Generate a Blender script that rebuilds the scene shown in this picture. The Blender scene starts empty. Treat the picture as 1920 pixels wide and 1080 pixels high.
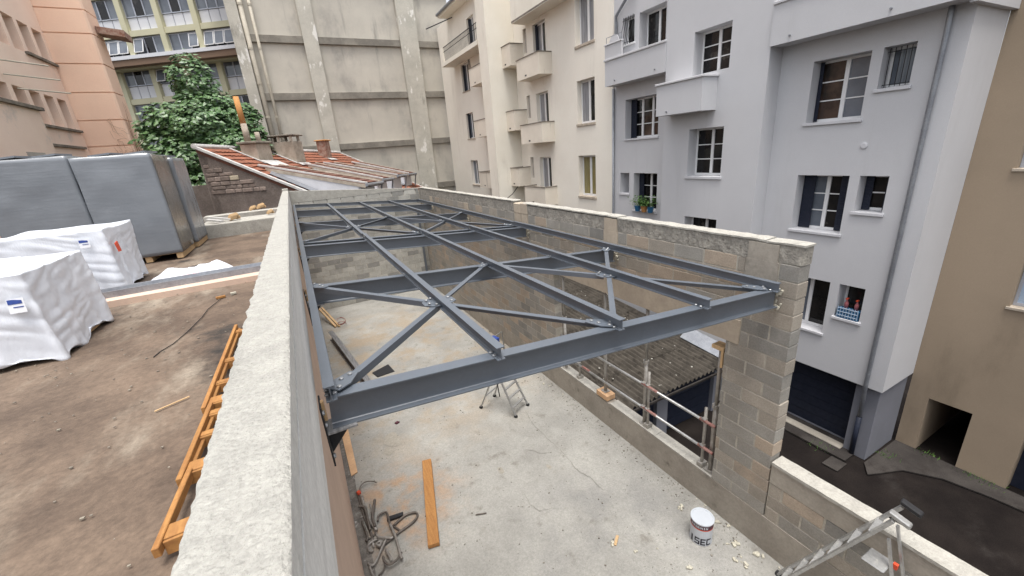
import bpy, bmesh, math, random
from mathutils import Vector, Matrix, noise
random.seed(7)
R = math.radians
scene = bpy.context.scene
COL = scene.collection

# ------------------------------------------------------------------ camera
cam_d = bpy.data.cameras.new('camera')
cam = bpy.data.objects.new('camera', cam_d)
COL.objects.link(cam)
YAW, PITCH, ROLL, FPX = R(26.4856), R(18.664), R(-4.766), 763.8
fw = Vector((math.sin(YAW)*math.cos(PITCH), math.cos(YAW)*math.cos(PITCH), -math.sin(PITCH)))
rt = Vector((math.cos(YAW), -math.sin(YAW), 0))
up = rt.cross(fw)
r2 = math.cos(ROLL)*rt + math.sin(ROLL)*up
u2 = -math.sin(ROLL)*rt + math.cos(ROLL)*up
mw = Matrix.Identity(4)
for i in range(3):
    mw[i][0] = r2[i]; mw[i][1] = u2[i]; mw[i][2] = -fw[i]
cam.matrix_world = mw
cam_d.sensor_width = 36
cam_d.lens = 36*FPX/1920
cam_d.clip_start = 0.02
cam_d.clip_end = 600
scene.camera = cam

# ------------------------------------------------------------------ sky, sun, exposure
SUN_EL, SUN_AZ = R(78), R(205)          # azimuth clockwise from +Y: high sun behind thin cloud, behind the camera
world = bpy.data.worlds.new('World'); scene.world = world
world.use_nodes = True
wn = world.node_tree; wn.nodes.clear()
wo = wn.nodes.new('ShaderNodeOutputWorld'); bg = wn.nodes.new('ShaderNodeBackground')
sky = wn.nodes.new('ShaderNodeTexSky'); sky.sky_type = 'NISHITA'; sky.sun_disc = False
sky.sun_elevation = SUN_EL; sky.sun_rotation = SUN_AZ; sky.air_density = 1.0; sky.dust_density = 4.0; sky.ozone_density = 1.0
hs = wn.nodes.new('ShaderNodeHueSaturation'); hs.inputs['Saturation'].default_value = 0.28   # an even white cloud layer
wn.links.new(sky.outputs[0], hs.inputs['Color']); wn.links.new(hs.outputs[0], bg.inputs[0])
bg.inputs[1].default_value = 0.145
wn.links.new(bg.outputs[0], wo.inputs[0])
sun_d = bpy.data.lights.new('sun', 'SUN'); sun = bpy.data.objects.new('sun', sun_d); COL.objects.link(sun)
sun_d.energy = 1.45; sun_d.angle = R(24); sun_d.color = (1.0, 0.96, 0.9)
sd = Vector((math.sin(SUN_AZ)*math.cos(SUN_EL), math.cos(SUN_AZ)*math.cos(SUN_EL), math.sin(SUN_EL)))
sun.rotation_euler = sd.to_track_quat('Z', 'Y').to_euler()
sun.location = sd*60
scene.view_settings.view_transform = 'Standard'
scene.view_settings.look = 'None'
scene.view_settings.gamma = 1
scene.view_settings.exposure = 1.1

# ------------------------------------------------------------------ materials
MATS = {}
def M(name, a, b=None, scale=3.0, rough=0.85, bump=0.25, bscale=70, stain=None, rnd=0.0, metal=0.0, spec=0.3,
      fine=0.18, stretch=(1, 1, 1), bdist=0.01, coat=0.0, stain2=None, pebble=0, patches=(), bstretch=(1, 1, 1), ior=1.5):
    if name in MATS: return MATS[name]
    b = b or a
    m = bpy.data.materials.new(name); m.use_nodes = True
    nt = m.node_tree; N = nt.nodes; L = nt.links
    bs = N['Principled BSDF']
    geo = N.new('ShaderNodeNewGeometry')
    def coords(st):
        mp = N.new('ShaderNodeMapping'); mp.inputs['Scale'].default_value = st
        L.new(geo.outputs['Position'], mp.inputs['Vector']); return mp.outputs[0]
    def nz(sc, st=(1, 1, 1), det=6, ro=0.6):
        t = N.new('ShaderNodeTexNoise'); t.inputs['Scale'].default_value = sc
        t.inputs['Detail'].default_value = det; t.inputs['Roughness'].default_value = ro
        L.new(coords(st), t.inputs['Vector']); return t.outputs['Fac']
    def ramp(fac, lo, hi):
        r = N.new('ShaderNodeMapRange'); r.interpolation_type = 'SMOOTHSTEP'
        r.inputs['From Min'].default_value = lo; r.inputs['From Max'].default_value = hi
        L.new(fac, r.inputs['Value']); return r.outputs[0]
    def mix(fac, c1, c2, bt='MIX'):
        x = N.new('ShaderNodeMix'); x.data_type = 'RGBA'; x.blend_type = bt
        if isinstance(fac, (int, float)): x.inputs[0].default_value = fac
        else: L.new(fac, x.inputs[0])
        for k, c in ((6, c1), (7, c2)):
            if isinstance(c, tuple): x.inputs[k].default_value = (*c[:3], 1)
            else: L.new(c, x.inputs[k])
        return x.outputs[2]
    c = mix(ramp(nz(scale, stretch), 0.32, 0.68), a, b)
    for st in (stain, stain2):
        if st:
            col, sc, lo, hi = st[:4]; sst = st[4] if len(st) > 4 else (1, 1, 1)
            c = mix(ramp(nz(sc, sst, 8, 0.65), lo, hi), c, col)
    for (pc, r0, r1, col, psc) in patches:            # spilled powder: an uneven patch round a point
        vd = N.new('ShaderNodeVectorMath'); vd.operation = 'DISTANCE'; L.new(geo.outputs['Position'], vd.inputs[0]); vd.inputs[1].default_value = pc
        f1 = N.new('ShaderNodeMapRange'); f1.interpolation_type = 'SMOOTHSTEP'
        f1.inputs['From Min'].default_value = r0; f1.inputs['From Max'].default_value = r1; f1.inputs['To Min'].default_value = 1; f1.inputs['To Max'].default_value = 0
        L.new(vd.outputs['Value'], f1.inputs['Value'])
        mu = N.new('ShaderNodeMath'); mu.operation = 'MULTIPLY'; L.new(f1.outputs[0], mu.inputs[0]); L.new(ramp(nz(psc, (1, 1, 1), 8, .65), .42, .66), mu.inputs[1])
        c = mix(mu.outputs[0], c, col)
    if fine:
        f = N.new('ShaderNodeMapRange'); f.inputs['From Min'].default_value = 0.25; f.inputs['From Max'].default_value = 0.75
        f.inputs['To Min'].default_value = 1-fine; f.inputs['To Max'].default_value = 1+fine
        L.new(nz(bscale*0.6, (1, 1, 1), 4, 0.7), f.inputs['Value'])
        v = N.new('ShaderNodeCombineXYZ')
        for k in range(3): L.new(f.outputs[0], v.inputs[k])
        c = mix(1.0, c, v.outputs[0], 'MULTIPLY')
    if rnd:
        oi = N.new('ShaderNodeObjectInfo')
        f = N.new('ShaderNodeMapRange'); f.inputs['To Min'].default_value = 1-rnd; f.inputs['To Max'].default_value = 1+rnd
        L.new(oi.outputs['Random'], f.inputs['Value'])
        v = N.new('ShaderNodeCombineXYZ')
        for k in range(3): L.new(f.outputs[0], v.inputs[k])
        c = mix(1.0, c, v.outputs[0], 'MULTIPLY')
    L.new(c, bs.inputs['Base Color'])
    bs.inputs['Roughness'].default_value = rough
    bs.inputs['Metallic'].default_value = metal
    bs.inputs['IOR'].default_value = ior
    bs.inputs['Specular IOR Level'].default_value = spec
    if coat: bs.inputs['Coat Weight'].default_value = coat; bs.inputs['Coat Roughness'].default_value = 0.12
    if bump:
        bn = N.new('ShaderNodeBump'); bn.inputs['Strength'].default_value = bump; bn.inputs['Distance'].default_value = bdist
        h = nz(bscale, bstretch, 5, 0.6)
        if pebble:
            vo = N.new('ShaderNodeTexVoronoi'); vo.inputs['Scale'].default_value = pebble; L.new(geo.outputs['Position'], vo.inputs['Vector'])
            mm = N.new('ShaderNodeMath'); mm.operation = 'MULTIPLY_ADD'; mm.inputs[1].default_value = -0.9
            L.new(vo.outputs['Distance'], mm.inputs[0]); L.new(h, mm.inputs[2]); h = mm.outputs[0]
        L.new(h, bn.inputs['Height'])
        L.new(bn.outputs[0], bs.inputs['Normal'])
    MATS[name] = m
    return m

DIRT = (0.10, 0.085, 0.065)
m_cap = M('rough_cast_concrete', (0.385, 0.376, 0.342), (0.33, 0.322, 0.294), 16, 0.95, 0.9, 130, stain=((0.17, 0.165, 0.15), 26, 0.68, 0.76), fine=0.16, bdist=0.009, pebble=62, stain2=((0.28, 0.273, 0.25), 1.8, 0.55, 0.75))
m_flank = M('pale_flank_concrete', (0.70, 0.695, 0.66), (0.60, 0.595, 0.565), 12, 0.95, 0.5, 120, fine=0.18)
m_wallnew = M('formed_concrete', (0.76, 0.755, 0.73), (0.62, 0.615, 0.59), 5, 0.9, 0.25, 60, stain=((0.44, 0.435, 0.42), 6, 0.54, 0.74, (1, .06, 1)), fine=0.14, stretch=(1, .07, 1))
m_oldwall = M('old_salmon_render', (0.60, 0.45, 0.36), (0.54, 0.40, 0.315), 1.5, 0.9, 0.2, 30, fine=0.06)
m_floor = M('concrete_slab', (0.315, 0.308, 0.282), (0.24, 0.234, 0.215), 0.9, 0.9, 0.35, 60, stain=((0.175, 0.162, 0.14), 3.2, 0.55, 0.75), fine=0.22, patches=(((0.5, 6.0, -5.65), .2, 1.5, (0.36, 0.235, 0.145), 2.1), ((1.6, 11.5, -5.65), 2.0, 6.0, (0.29, 0.24, 0.18), 1.3), ((3.2, 3.4, -5.65), .5, 2.5, (0.22, 0.216, 0.205), 1.1)))
m_deck = M('worn_bitumen_deck', (0.155, 0.112, 0.081), (0.085, 0.06, 0.044), 1.4, 0.8, 0.4, 45, stain=((0.285, 0.243, 0.19), 1.2, 0.50, 0.74, (1, .4, 1)), fine=0.3, stain2=((0.03, 0.026, 0.023), 0.75, 0.58, 0.70))
m_blk = [M('block_grey', (0.3, 0.285, 0.255), (0.265, 0.25, 0.225), 5, 0.95, 0.7, 90, rnd=0.10, fine=0.22, stain=((0.235, 0.215, 0.185), 0.8, 0.50, 0.74), stain2=((0.40, 0.375, 0.325), 2.3, 0.62, 0.76)),
         M('block_tan', (0.365, 0.3, 0.235), (0.32, 0.265, 0.21), 5, 0.95, 0.7, 90, rnd=0.10, fine=0.22, stain=((0.235, 0.215, 0.185), 0.8, 0.50, 0.74), stain2=((0.40, 0.375, 0.325), 2.3, 0.62, 0.76)),
         M('block_dark', (0.245, 0.235, 0.215), (0.205, 0.197, 0.18), 5, 0.95, 0.7, 90, rnd=0.10, fine=0.22, stain=((0.235, 0.215, 0.185), 0.8, 0.50, 0.74), stain2=((0.40, 0.375, 0.325), 2.3, 0.62, 0.76)),
         M('block_warm_grey', (0.325, 0.29, 0.245), (0.285, 0.255, 0.215), 5, 0.95, 0.7, 90, rnd=0.10, fine=0.22, stain=((0.235, 0.215, 0.185), 0.8, 0.50, 0.74), stain2=((0.40, 0.375, 0.325), 2.3, 0.62, 0.76))]
m_blk_far = [M('block_pale', (0.44, 0.425, 0.385), (0.36, 0.35, 0.315), 4, 0.95, 0.6, 60, rnd=0.12, fine=0.2),
             M('block_pale_dark', (0.29, 0.28, 0.26), (0.24, 0.235, 0.215), 4, 0.95, 0.6, 60, rnd=0.1, fine=0.2)]
m_mortar = M('mortar', (0.42, 0.39, 0.33), (0.34, 0.315, 0.27), 8, 0.95, 0.6, 80)
m_coping = M('coping_top', (0.39, 0.375, 0.335), (0.325, 0.312, 0.28), 7, 0.95, 0.7, 60, stain=((0.22, 0.21, 0.185), 9, 0.58, 0.76), fine=0.2)
m_rough = M('rough_bond_beam', (0.34, 0.32, 0.28), (0.24, 0.225, 0.2), 7, 0.95, 1.0, 30, fine=0.3, bdist=0.03, stain=((0.17, 0.155, 0.135), 11, 0.56, 0.7))
m_lintel = M('smooth_lintel', (0.44, 0.375, 0.295), (0.37, 0.315, 0.25), 2.5, 0.9, 0.15, 40, fine=0.1, stain=((0.25, 0.215, 0.17), 3, 0.6, 0.75))
m_kerb = M('kerb_concrete', (0.34, 0.31, 0.265), (0.265, 0.24, 0.205), 2, 0.9, 0.3, 40, fine=0.14, stain=((0.16, 0.145, 0.12), 2.4, 0.58, 0.75))
m_steel = M('primed_steel', (0.088, 0.104, 0.127), (0.076, 0.091, 0.112), 3, 0.42, 0.05, 60, fine=0.08, spec=0.5, ior=2.0, stain=((0.12, 0.135, 0.158), 9, 0.62, 0.85), stain2=((0.17, 0.166, 0.155), 3.2, 0.70, 0.84))
m_bolt = M('zinc_bolt', (0.34, 0.35, 0.36), None, 20, 0.4, 0, metal=0.8)
m_foam = M('expanding_foam', (0.46, 0.44, 0.365), (0.38, 0.355, 0.29), 20, 0.9, 0.8, 60)
m_grey = M('grey_render', (0.555, 0.555, 0.57), (0.53, 0.53, 0.545), 0.7, 0.92, 0.15, 120, fine=0.06, stain=((0.48, 0.48, 0.49), 0.9, 0.55, 0.8, (1, 1, .2)), stain2=((0.485, 0.485, 0.495), 3.2, 0.60, 0.82, (1, 1, .07)))
m_grey2 = M('grey_plinth_render', (0.20, 0.205, 0.235), (0.18, 0.185, 0.21), 1, 0.9, 0.15, 100, fine=0.06)
m_cream = M('cream_render', (0.83, 0.785, 0.70), (0.79, 0.74, 0.655), 0.6, 0.92, 0.15, 90, fine=0.05, stain=((0.68, 0.63, 0.55), 0.9, 0.56, 0.80, (1, 1, .15)), stain2=((0.64, 0.59, 0.51), 3.0, 0.62, 0.8, (1, 1, .06)))
m_creamstain = M('weathered_cream_render', (0.82, 0.775, 0.68), (0.76, 0.71, 0.61), 0.5, 0.92, 0.15, 90, fine=0.06, stain=((0.58, 0.535, 0.45), 1.3, 0.56, 0.78, (1, 1, .2)))
m_balc = M('cream_balcony', (0.76, 0.695, 0.595), (0.70, 0.635, 0.54), 1, 0.92, 0.15, 90, fine=0.08, stain=((0.36, 0.325, 0.265), 2.2, 0.62, 0.74, (1, 1, .12)))
m_ledge = M('dirty_ledge', (0.25, 0.22, 0.18), (0.15, 0.13, 0.11), 3, 0.95, 0.4, 60)
m_conc = M('panel_concrete', (0.56, 0.525, 0.455), (0.49, 0.46, 0.40), 0.5, 0.92, 0.2, 50, fine=0.1, stain=((0.33, 0.31, 0.28), 0.5, 0.48, 0.74, (1, 1, .6)), stain2=((0.29, 0.275, 0.245), 1.6, 0.56, 0.78, (1, 1, .12)))
m_concp = M('pillar_concrete', (0.53, 0.505, 0.44), (0.43, 0.41, 0.355), 0.8, 0.92, 0.25, 40, fine=0.16, stain=((0.72, 0.70, 0.65), 1.3, 0.57, 0.62, (1, 1, .5)), stain2=((0.27, 0.255, 0.22), 1.4, 0.58, 0.74, (1, 1, .4)))
m_concb = M('band_concrete', (0.285, 0.265, 0.225), (0.19, 0.175, 0.15), 1.2, 0.92, 0.3, 40, fine=0.16, stain=((0.48, 0.45, 0.39), 1.6, 0.63, 0.7, (1, 1, .3)))
m_salmon = M('salmon_render', (0.88, 0.64, 0.49), (0.84, 0.59, 0.45), 0.5, 0.92, 0.15, 60, fine=0.05, stain=((0.78, 0.54, 0.41), 1, 0.55, 0.8, (1, 1, .2)))
m_salmon2 = M('pale_salmon_render', (0.88, 0.70, 0.58), (0.83, 0.64, 0.525), 0.6, 0.92, 0.15, 60, fine=0.05, stain=((0.68, 0.57, 0.49), 0.7, 0.57, 0.7))
m_niche = M('stained_niche', (0.50, 0.46, 0.41), (0.34, 0.31, 0.28), 1.3, 0.95, 0.2, 50)
m_olive = M('olive_paint', (0.58, 0.555, 0.39), (0.53, 0.51, 0.36), 0.6, 0.8, 0.1, 50, fine=0.06)
m_soffit = M('brown_soffit', (0.20, 0.135, 0.095), None, 1, 0.9, 0.1, 50)
m_panelw = M('white_spandrel', (0.66, 0.67, 0.70), None, 1, 0.5, 0.03, 30, fine=0.03)
m_white = M('white_joinery', (0.76, 0.76, 0.76), None, 3, 0.45, 0.03, 40, fine=0.04)
m_whitesill = M('pale_sill', (0.60, 0.60, 0.62), (0.55, 0.55, 0.57), 3, 0.7, 0.1, 60, fine=0.06)
m_beigesill = M('stone_sill', (0.50, 0.43, 0.35), (0.36, 0.31, 0.25), 5, 0.9, 0.2, 60)
m_alu = M('aluminium_frame', (0.45, 0.47, 0.52), None, 3, 0.45, 0, metal=0.3)
m_glass = M('window_glass', (0.008, 0.008, 0.009), (0.022, 0.02, 0.019), 1.6, 0.03, 0, fine=0, spec=0.35, stain=((0.06, 0.055, 0.05), 1.1, .60, .66))
m_glassw = M('painted_reflection_glass', (0.085, 0.055, 0.042), (0.018, 0.016, 0.015), 1.6, 0.04, 0, fine=0, spec=0.35)  # warm brown reflection is put into the pane colour
m_glassy = M('blinded_glass', (0.28, 0.24, 0.10), (0.19, 0.165, 0.08), 6, 0.08, 0, fine=0, spec=0.5, stretch=(1, 4, .3))
m_glassc = M('curtained_glass', (0.34, 0.34, 0.36), (0.16, 0.165, 0.18), 5, 0.1, 0, fine=0, spec=0.5, stretch=(1, 6, .2))
m_glassg = M('grey_glass', (0.10, 0.115, 0.14), (0.16, 0.18, 0.21), 0.9, 0.07, 0, fine=0, spec=0.6)
m_navy = M('navy_shutter', (0.012, 0.016, 0.03), (0.018, 0.022, 0.038), 8, 0.55, 0.1, 60, fine=0.1)
m_black = M('black_metal', (0.02, 0.02, 0.022), None, 5, 0.5, 0.05, 40)
m_zinc = M('zinc_pipe', (0.30, 0.315, 0.34), (0.24, 0.25, 0.275), 4, 0.42, 0.05, 50, metal=0.5)
m_pvc = M('painted_pipe', (0.50, 0.46, 0.38), (0.42, 0.385, 0.315), 2, 0.6, 0.08, 40)
m_beige = M('brown_beige_render', (0.35, 0.275, 0.20), (0.31, 0.245, 0.178), 0.45, 0.92, 0.15, 70, fine=0.06, stain=((0.25, 0.197, 0.142), 0.8, 0.54, 0.76, (1, 1, .35)), stain2=((0.225, 0.178, 0.128), 2.2, 0.58, 0.8, (1, 1, .1)))
m_asph = M('courtyard_asphalt', (0.019, 0.0155, 0.014), (0.011, 0.009, 0.0085), 1.2, 0.95, 0.6, 70, fine=0.35, spec=0.08, stain=((0.032, 0.028, 0.026), 0.7, 0.58, 0.75))
m_pave = M('old_pavement', (0.058, 0.052, 0.048), (0.036, 0.032, 0.03), 1.5, 0.95, 0.4, 60, fine=0.25, spec=0.1, stain=((0.026, 0.022, 0.02), 1.1, .50, .66))
m_tile = M('clay_tile', (0.27, 0.105, 0.062), (0.195, 0.08, 0.05), 2.5, 0.85, 0.3, 50, fine=0.28, stain=((0.12, 0.065, 0.05), 1.6, 0.52, 0.72), rnd=0.1)
m_tiled = M('dark_clay_tile', (0.17, 0.075, 0.052), (0.11, 0.052, 0.04), 2.5, 0.85, 0.3, 50, fine=0.2)
m_flash = M('white_flashing', (0.55, 0.54, 0.525), (0.42, 0.41, 0.395), 4, 0.55, 0.1, 50)
m_stone = M('brown_stone', (0.27, 0.215, 0.185), (0.18, 0.145, 0.125), 5, 0.95, 0.7, 40, rnd=0.25, fine=0.25)
m_stonep = M('pale_stone', (0.45, 0.39, 0.29), None, 5, 0.95, 0.5, 40)
m_rubble = M('old_brown_render', (0.205, 0.17, 0.15), (0.145, 0.12, 0.105), 1.8, 0.95, 0.8, 25, fine=0.28, bdist=0.03)
m_chim = M('chimney_render', (0.46, 0.40, 0.33), (0.30, 0.255, 0.205), 2.2, 0.95, 0.4, 40, fine=0.15)
m_brick = M('old_brick', (0.24, 0.115, 0.08), (0.38, 0.29, 0.24), 5, 0.95, 0.5, 40)
m_terra = M('terracotta_flue', (0.55, 0.28, 0.10), (0.46, 0.22, 0.08), 3, 0.8, 0.15, 40)
m_wood = M('orange_timber', (0.34, 0.17, 0.055), (0.26, 0.12, 0.04), 5, 0.75, 0.2, 50, stretch=(8, .6, 8), fine=0.16, rnd=0.12)
m_woodp = M('pale_timber', (0.50, 0.345, 0.19), (0.42, 0.28, 0.15), 5, 0.8, 0.2, 50, fine=0.14)
m_ply = M('plywood', (0.56, 0.36, 0.21), (0.48, 0.30, 0.17), 3, 0.8, 0.15, 40)
m_film = M('grey_stretch_film', (0.20, 0.215, 0.235), (0.178, 0.193, 0.212), 1.2, 0.22, 0.22, 5, fine=0.03, spec=0.55, bdist=0.012, bstretch=(.6, .6, 5), stretch=(1, 1, 3), stain=((0.225, 0.24, 0.26), 2, 0.58, 0.75, (1, 1, 3)))
m_film2 = M('brown_carton_film', (0.15, 0.135, 0.115), (0.105, 0.10, 0.092), 1.4, 0.22, 0.3, 18, fine=0.06, spec=0.6, stain=((0.20, 0.175, 0.135), 1.2, 0.55, 0.7))
m_tarp = M('white_pallet_cover', (0.70, 0.725, 0.775), (0.655, 0.685, 0.74), 2, 0.36, 0.38, 5, fine=0.02, spec=0.45, bdist=0.04, bstretch=(1.3, 1.3, .4))
m_blue = M('blue_print', (0.03, 0.06, 0.24), None, 4, 0.5, 0)
m_red = M('red_print', (0.55, 0.07, 0.03), None, 4, 0.5, 0)
m_rust = M('dull_steel_rod', (0.165, 0.145, 0.125), (0.10, 0.085, 0.075), 12, 0.6, 0.3, 80, metal=0.35)
m_rodlt = M('bright_steel_rod', (0.34, 0.325, 0.30), (0.24, 0.22, 0.2), 12, 0.5, 0.2, 80, metal=0.4)
m_chan = M('bare_steel', (0.30, 0.30, 0.305), (0.17, 0.17, 0.175), 7, 0.42, 0.15, 40, metal=0.4, stretch=(6, .5, 1))
m_ladder = M('aluminium', (0.42, 0.42, 0.41), (0.34, 0.34, 0.335), 6, 0.38, 0.08, 50, metal=0.6, stain=((0.52, 0.51, 0.475), 14, 0.58, 0.7))
m_scaf = M('galvanised_tube', (0.42, 0.40, 0.37), (0.30, 0.28, 0.25), 6, 0.45, 0.15, 50, metal=0.5)
m_redp = M('worn_red_paint', (0.26, 0.10, 0.085), (0.30, 0.19, 0.165), 14, 0.6, 0.2, 50)
m_eter = M('mossy_fibre_cement', (0.078, 0.068, 0.056), (0.045, 0.039, 0.032), 3, 0.95, 0.5, 40, fine=0.35, stain=((0.025, 0.021, 0.017), 4, 0.54, 0.68), stain2=((0.15, 0.138, 0.112), 9, 0.69, 0.76))
m_leaf = M('broad_leaf', (0.105, 0.195, 0.062), (0.034, 0.085, 0.030), 6, 0.42, 0, fine=0.35, bscale=12, spec=0.5)
m_bark = M('bark', (0.12, 0.09, 0.065), (0.07, 0.055, 0.04), 5, 0.95, 0.6, 30)
m_plant = M('house_plant', (0.10, 0.19, 0.04), (0.05, 0.12, 0.025), 4, 0.6, 0)
m_bluepot = M('blue_plastic', (0.03, 0.13, 0.26), None, 4, 0.4, 0)
m_tin = M('tin_white', (0.48, 0.51, 0.55), None, 4, 0.3, 0.02, 30, fine=0.03, metal=0.15)
m_ink = M('black_ink', (0.02, 0.018, 0.025), None, 4, 0.5, 0)
m_wine = M('dark_wine_print', (0.07, 0.02, 0.03), None, 4, 0.5, 0)
m_cable = M('black_cable', (0.015, 0.014, 0.014), None, 4, 0.6, 0)
m_grit = M('grit', (0.13, 0.115, 0.095), (0.24, 0.22, 0.19), 6, 0.95, 0)
m_crack = M('crack', (0.19, 0.18, 0.16), None, 6, 0.95, 0)
m_pink = M('pink_plastic', (0.30, 0.10, 0.11), None, 4, 0.4, 0)
m_skyglass = M('pale_blue_glass', (0.35, 0.44, 0.55), None, 4, 0.1, 0)

# ------------------------------------------------------------------ object helpers
ORG = {}
def V(*a): return Vector(a)
def link(o, parent=None):
    COL.objects.link(o)
    if parent is not None: o.parent = parent
    return o
def tag(o, label, cat, group=None, kind=None):
    if label: o['label'] = label
    if cat: o['category'] = cat
    if group: o['group'] = group
    if kind: o['kind'] = kind
    return o
def thing(name, label, cat, loc=(0, 0, 0), group=None):
    o = bpy.data.objects.new(name, None); o.empty_display_size = 0.1
    o.location = loc; link(o); ORG[o] = Vector(loc)
    return tag(o, label, cat, group)

class MB:
    def __init__(s): s.v = []; s.f = []
    def add(s, vs, fs):
        n = len(s.v); s.v += [Vector(p) for p in vs]; s.f += [tuple(n+i for i in f) for f in fs]
    def obox(s, c, ax, ay, az):
        c = Vector(c); ax, ay, az = Vector(ax), Vector(ay), Vector(az)
        s.add([c-ax-ay-az, c+ax-ay-az, c+ax+ay-az, c-ax+ay-az, c-ax-ay+az, c+ax-ay+az, c+ax+ay+az, c-ax+ay+az],
              [(3, 2, 1, 0), (4, 5, 6, 7), (0, 1, 5, 4), (1, 2, 6, 5), (2, 3, 7, 6), (3, 0, 4, 7)]); return s
    def box(s, x0, x1, y0, y1, z0, z1):
        return s.obox(((x0+x1)/2, (y0+y1)/2, (z0+z1)/2), ((x1-x0)/2, 0, 0), (0, (y1-y0)/2, 0), (0, 0, (z1-z0)/2))
    def bar(s, p, q, w, h, upv=(0, 0, 1)):
        p, q = Vector(p), Vector(q); d = q-p; L = d.length; d = d/L
        sd_ = d.cross(Vector(upv))
        if sd_.length < 1e-4: sd_ = d.cross(Vector((1, 0, 0)))
        sd_.normalize(); u = sd_.cross(d)
        return s.obox((p+q)/2, d*(L/2), sd_*(w/2), u*(h/2))
    def prism(s, prof, p, q, upv=(0, 0, 1)):
        """closed 2-D profile (side, up) swept from p to q"""
        p, q = Vector(p), Vector(q); d = (q-p).normalized()
        sd_ = d.cross(Vector(upv)).normalized(); u = sd_.cross(d)
        n = len(prof); vs = [o+sd_*a+u*b for o in (p, q) for a, b in prof]
        fs = [(i, (i+1) % n, n+(i+1) % n, n+i) for i in range(n)]
        s.add(vs, fs+[tuple(range(n-1, -1, -1)), tuple(range(n, 2*n))]); return s
    def tube(s, pts, r, n=8, r2=None):
        pts = [Vector(p) for p in pts]; k = len(pts); rings = []
        prev = None
        for i, p in enumerate(pts):
            d = (pts[min(i+1, k-1)]-pts[max(i-1, 0)]).normalized()
            a = d.cross(Vector((0, 0, 1)))
            if a.length < 1e-3: a = d.cross(Vector((1, 0, 0)))
            if prev is not None:
                a = prev-d*prev.dot(d)
            a.normalize(); prev = a; b = d.cross(a)
            rr = r if r2 is None else r+(r2-r)*i/max(1, k-1)
            rings.append([p+a*rr*math.cos(2*math.pi*j/n)+b*rr*math.sin(2*math.pi*j/n) for j in range(n)])
        vs = [v for rg in rings for v in rg]
        fs = [(i*n+j, i*n+(j+1) % n, (i+1)*n+(j+1) % n, (i+1)*n+j) for i in range(k-1) for j in range(n)]
        s.add(vs, fs+[tuple(range(n-1, -1, -1)), tuple((k-1)*n+j for j in range(n))]); return s
    def lathe(s, c, prof, n=24):
        c = Vector(c); vs = []
        for r, z in prof: vs += [c+Vector((r*math.cos(2*math.pi*j/n), r*math.sin(2*math.pi*j/n), z)) for j in range(n)]
        k = len(prof)
        fs = [(i*n+j, i*n+(j+1) % n, (i+1)*n+(j+1) % n, (i+1)*n+j) for i in range(k-1) for j in range(n)]
        s.add(vs, fs+[tuple(range(n-1, -1, -1)), tuple((k-1)*n+j for j in range(n))]); return s
    def poly(s, pts): s.add(pts, [tuple(range(len(pts)))]); return s
    def slab(s, pts, t):
        """polygon given a thickness along vector t"""
        n = len(pts); pts = [Vector(p) for p in pts]; t = Vector(t)
        s.add(pts+[p+t for p in pts], [tuple(range(n-1, -1, -1)), tuple(range(n, 2*n))]+[(i, (i+1) % n, n+(i+1) % n, n+i) for i in range(n)]); return s
    def build(s, name, mat, parent=None, smooth=False, label=None, cat=None, group=None, kind=None, bevel=0, fixn=True):
        if parent is not None: org = ORG[parent]
        else:
            xs = [p.x for p in s.v]; ys = [p.y for p in s.v]
            org = Vector(((min(xs)+max(xs))/2, (min(ys)+max(ys))/2, min(p.z for p in s.v)))
        me = bpy.data.meshes.new(name)
        me.from_pydata([tuple(p-org) for p in s.v], [], s.f)
        if fixn or bevel:
            bm = bmesh.new(); bm.from_mesh(me)
            if fixn: bmesh.ops.recalc_face_normals(bm, faces=bm.faces)
            if bevel: bmesh.ops.bevel(bm, geom=bm.edges[:], offset=bevel, segments=1, affect='EDGES', profile=0.5)
            bm.to_mesh(me); bm.free()
        me.materials.append(mat)
        if smooth:
            for p in me.polygons: p.use_smooth = True
        o = bpy.data.objects.new(name, me); link(o, parent)
        if parent is None: o.location = org
        ORG[o] = org
        return tag(o, label, cat, group, kind)

def part(name, mat, parent, *boxes, **kw):
    mb = MB()
    for b in boxes: mb.box(*b)
    return mb.build(name, mat, parent, **kw)
def inst(name, me, parent, loc, rot=None):
    o = bpy.data.objects.new(name, me); link(o, parent)
    o.location = Vector(loc)-ORG[parent]
    if rot is not None: o.rotation_euler = rot
    ORG[o] = ORG[parent]
    return o
def mesh_of(mb, name, mat, bevel=0, smooth=False):
    me = bpy.data.meshes.new(name); me.from_pydata([tuple(p) for p in mb.v], [], mb.f)
    bm = bmesh.new(); bm.from_mesh(me); bmesh.ops.recalc_face_normals(bm, faces=bm.faces)
    if bevel: bmesh.ops.bevel(bm, geom=bm.edges[:], offset=bevel, segments=1, affect='EDGES', profile=0.5)
    bm.to_mesh(me); bm.free(); me.materials.append(mat)
    if smooth:
        for p in me.polygons: p.use_smooth = True
    return me
def nz3(x, y, z, s=1.0): return noise.noise(Vector((x*s, y*s, z*s)))

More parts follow.
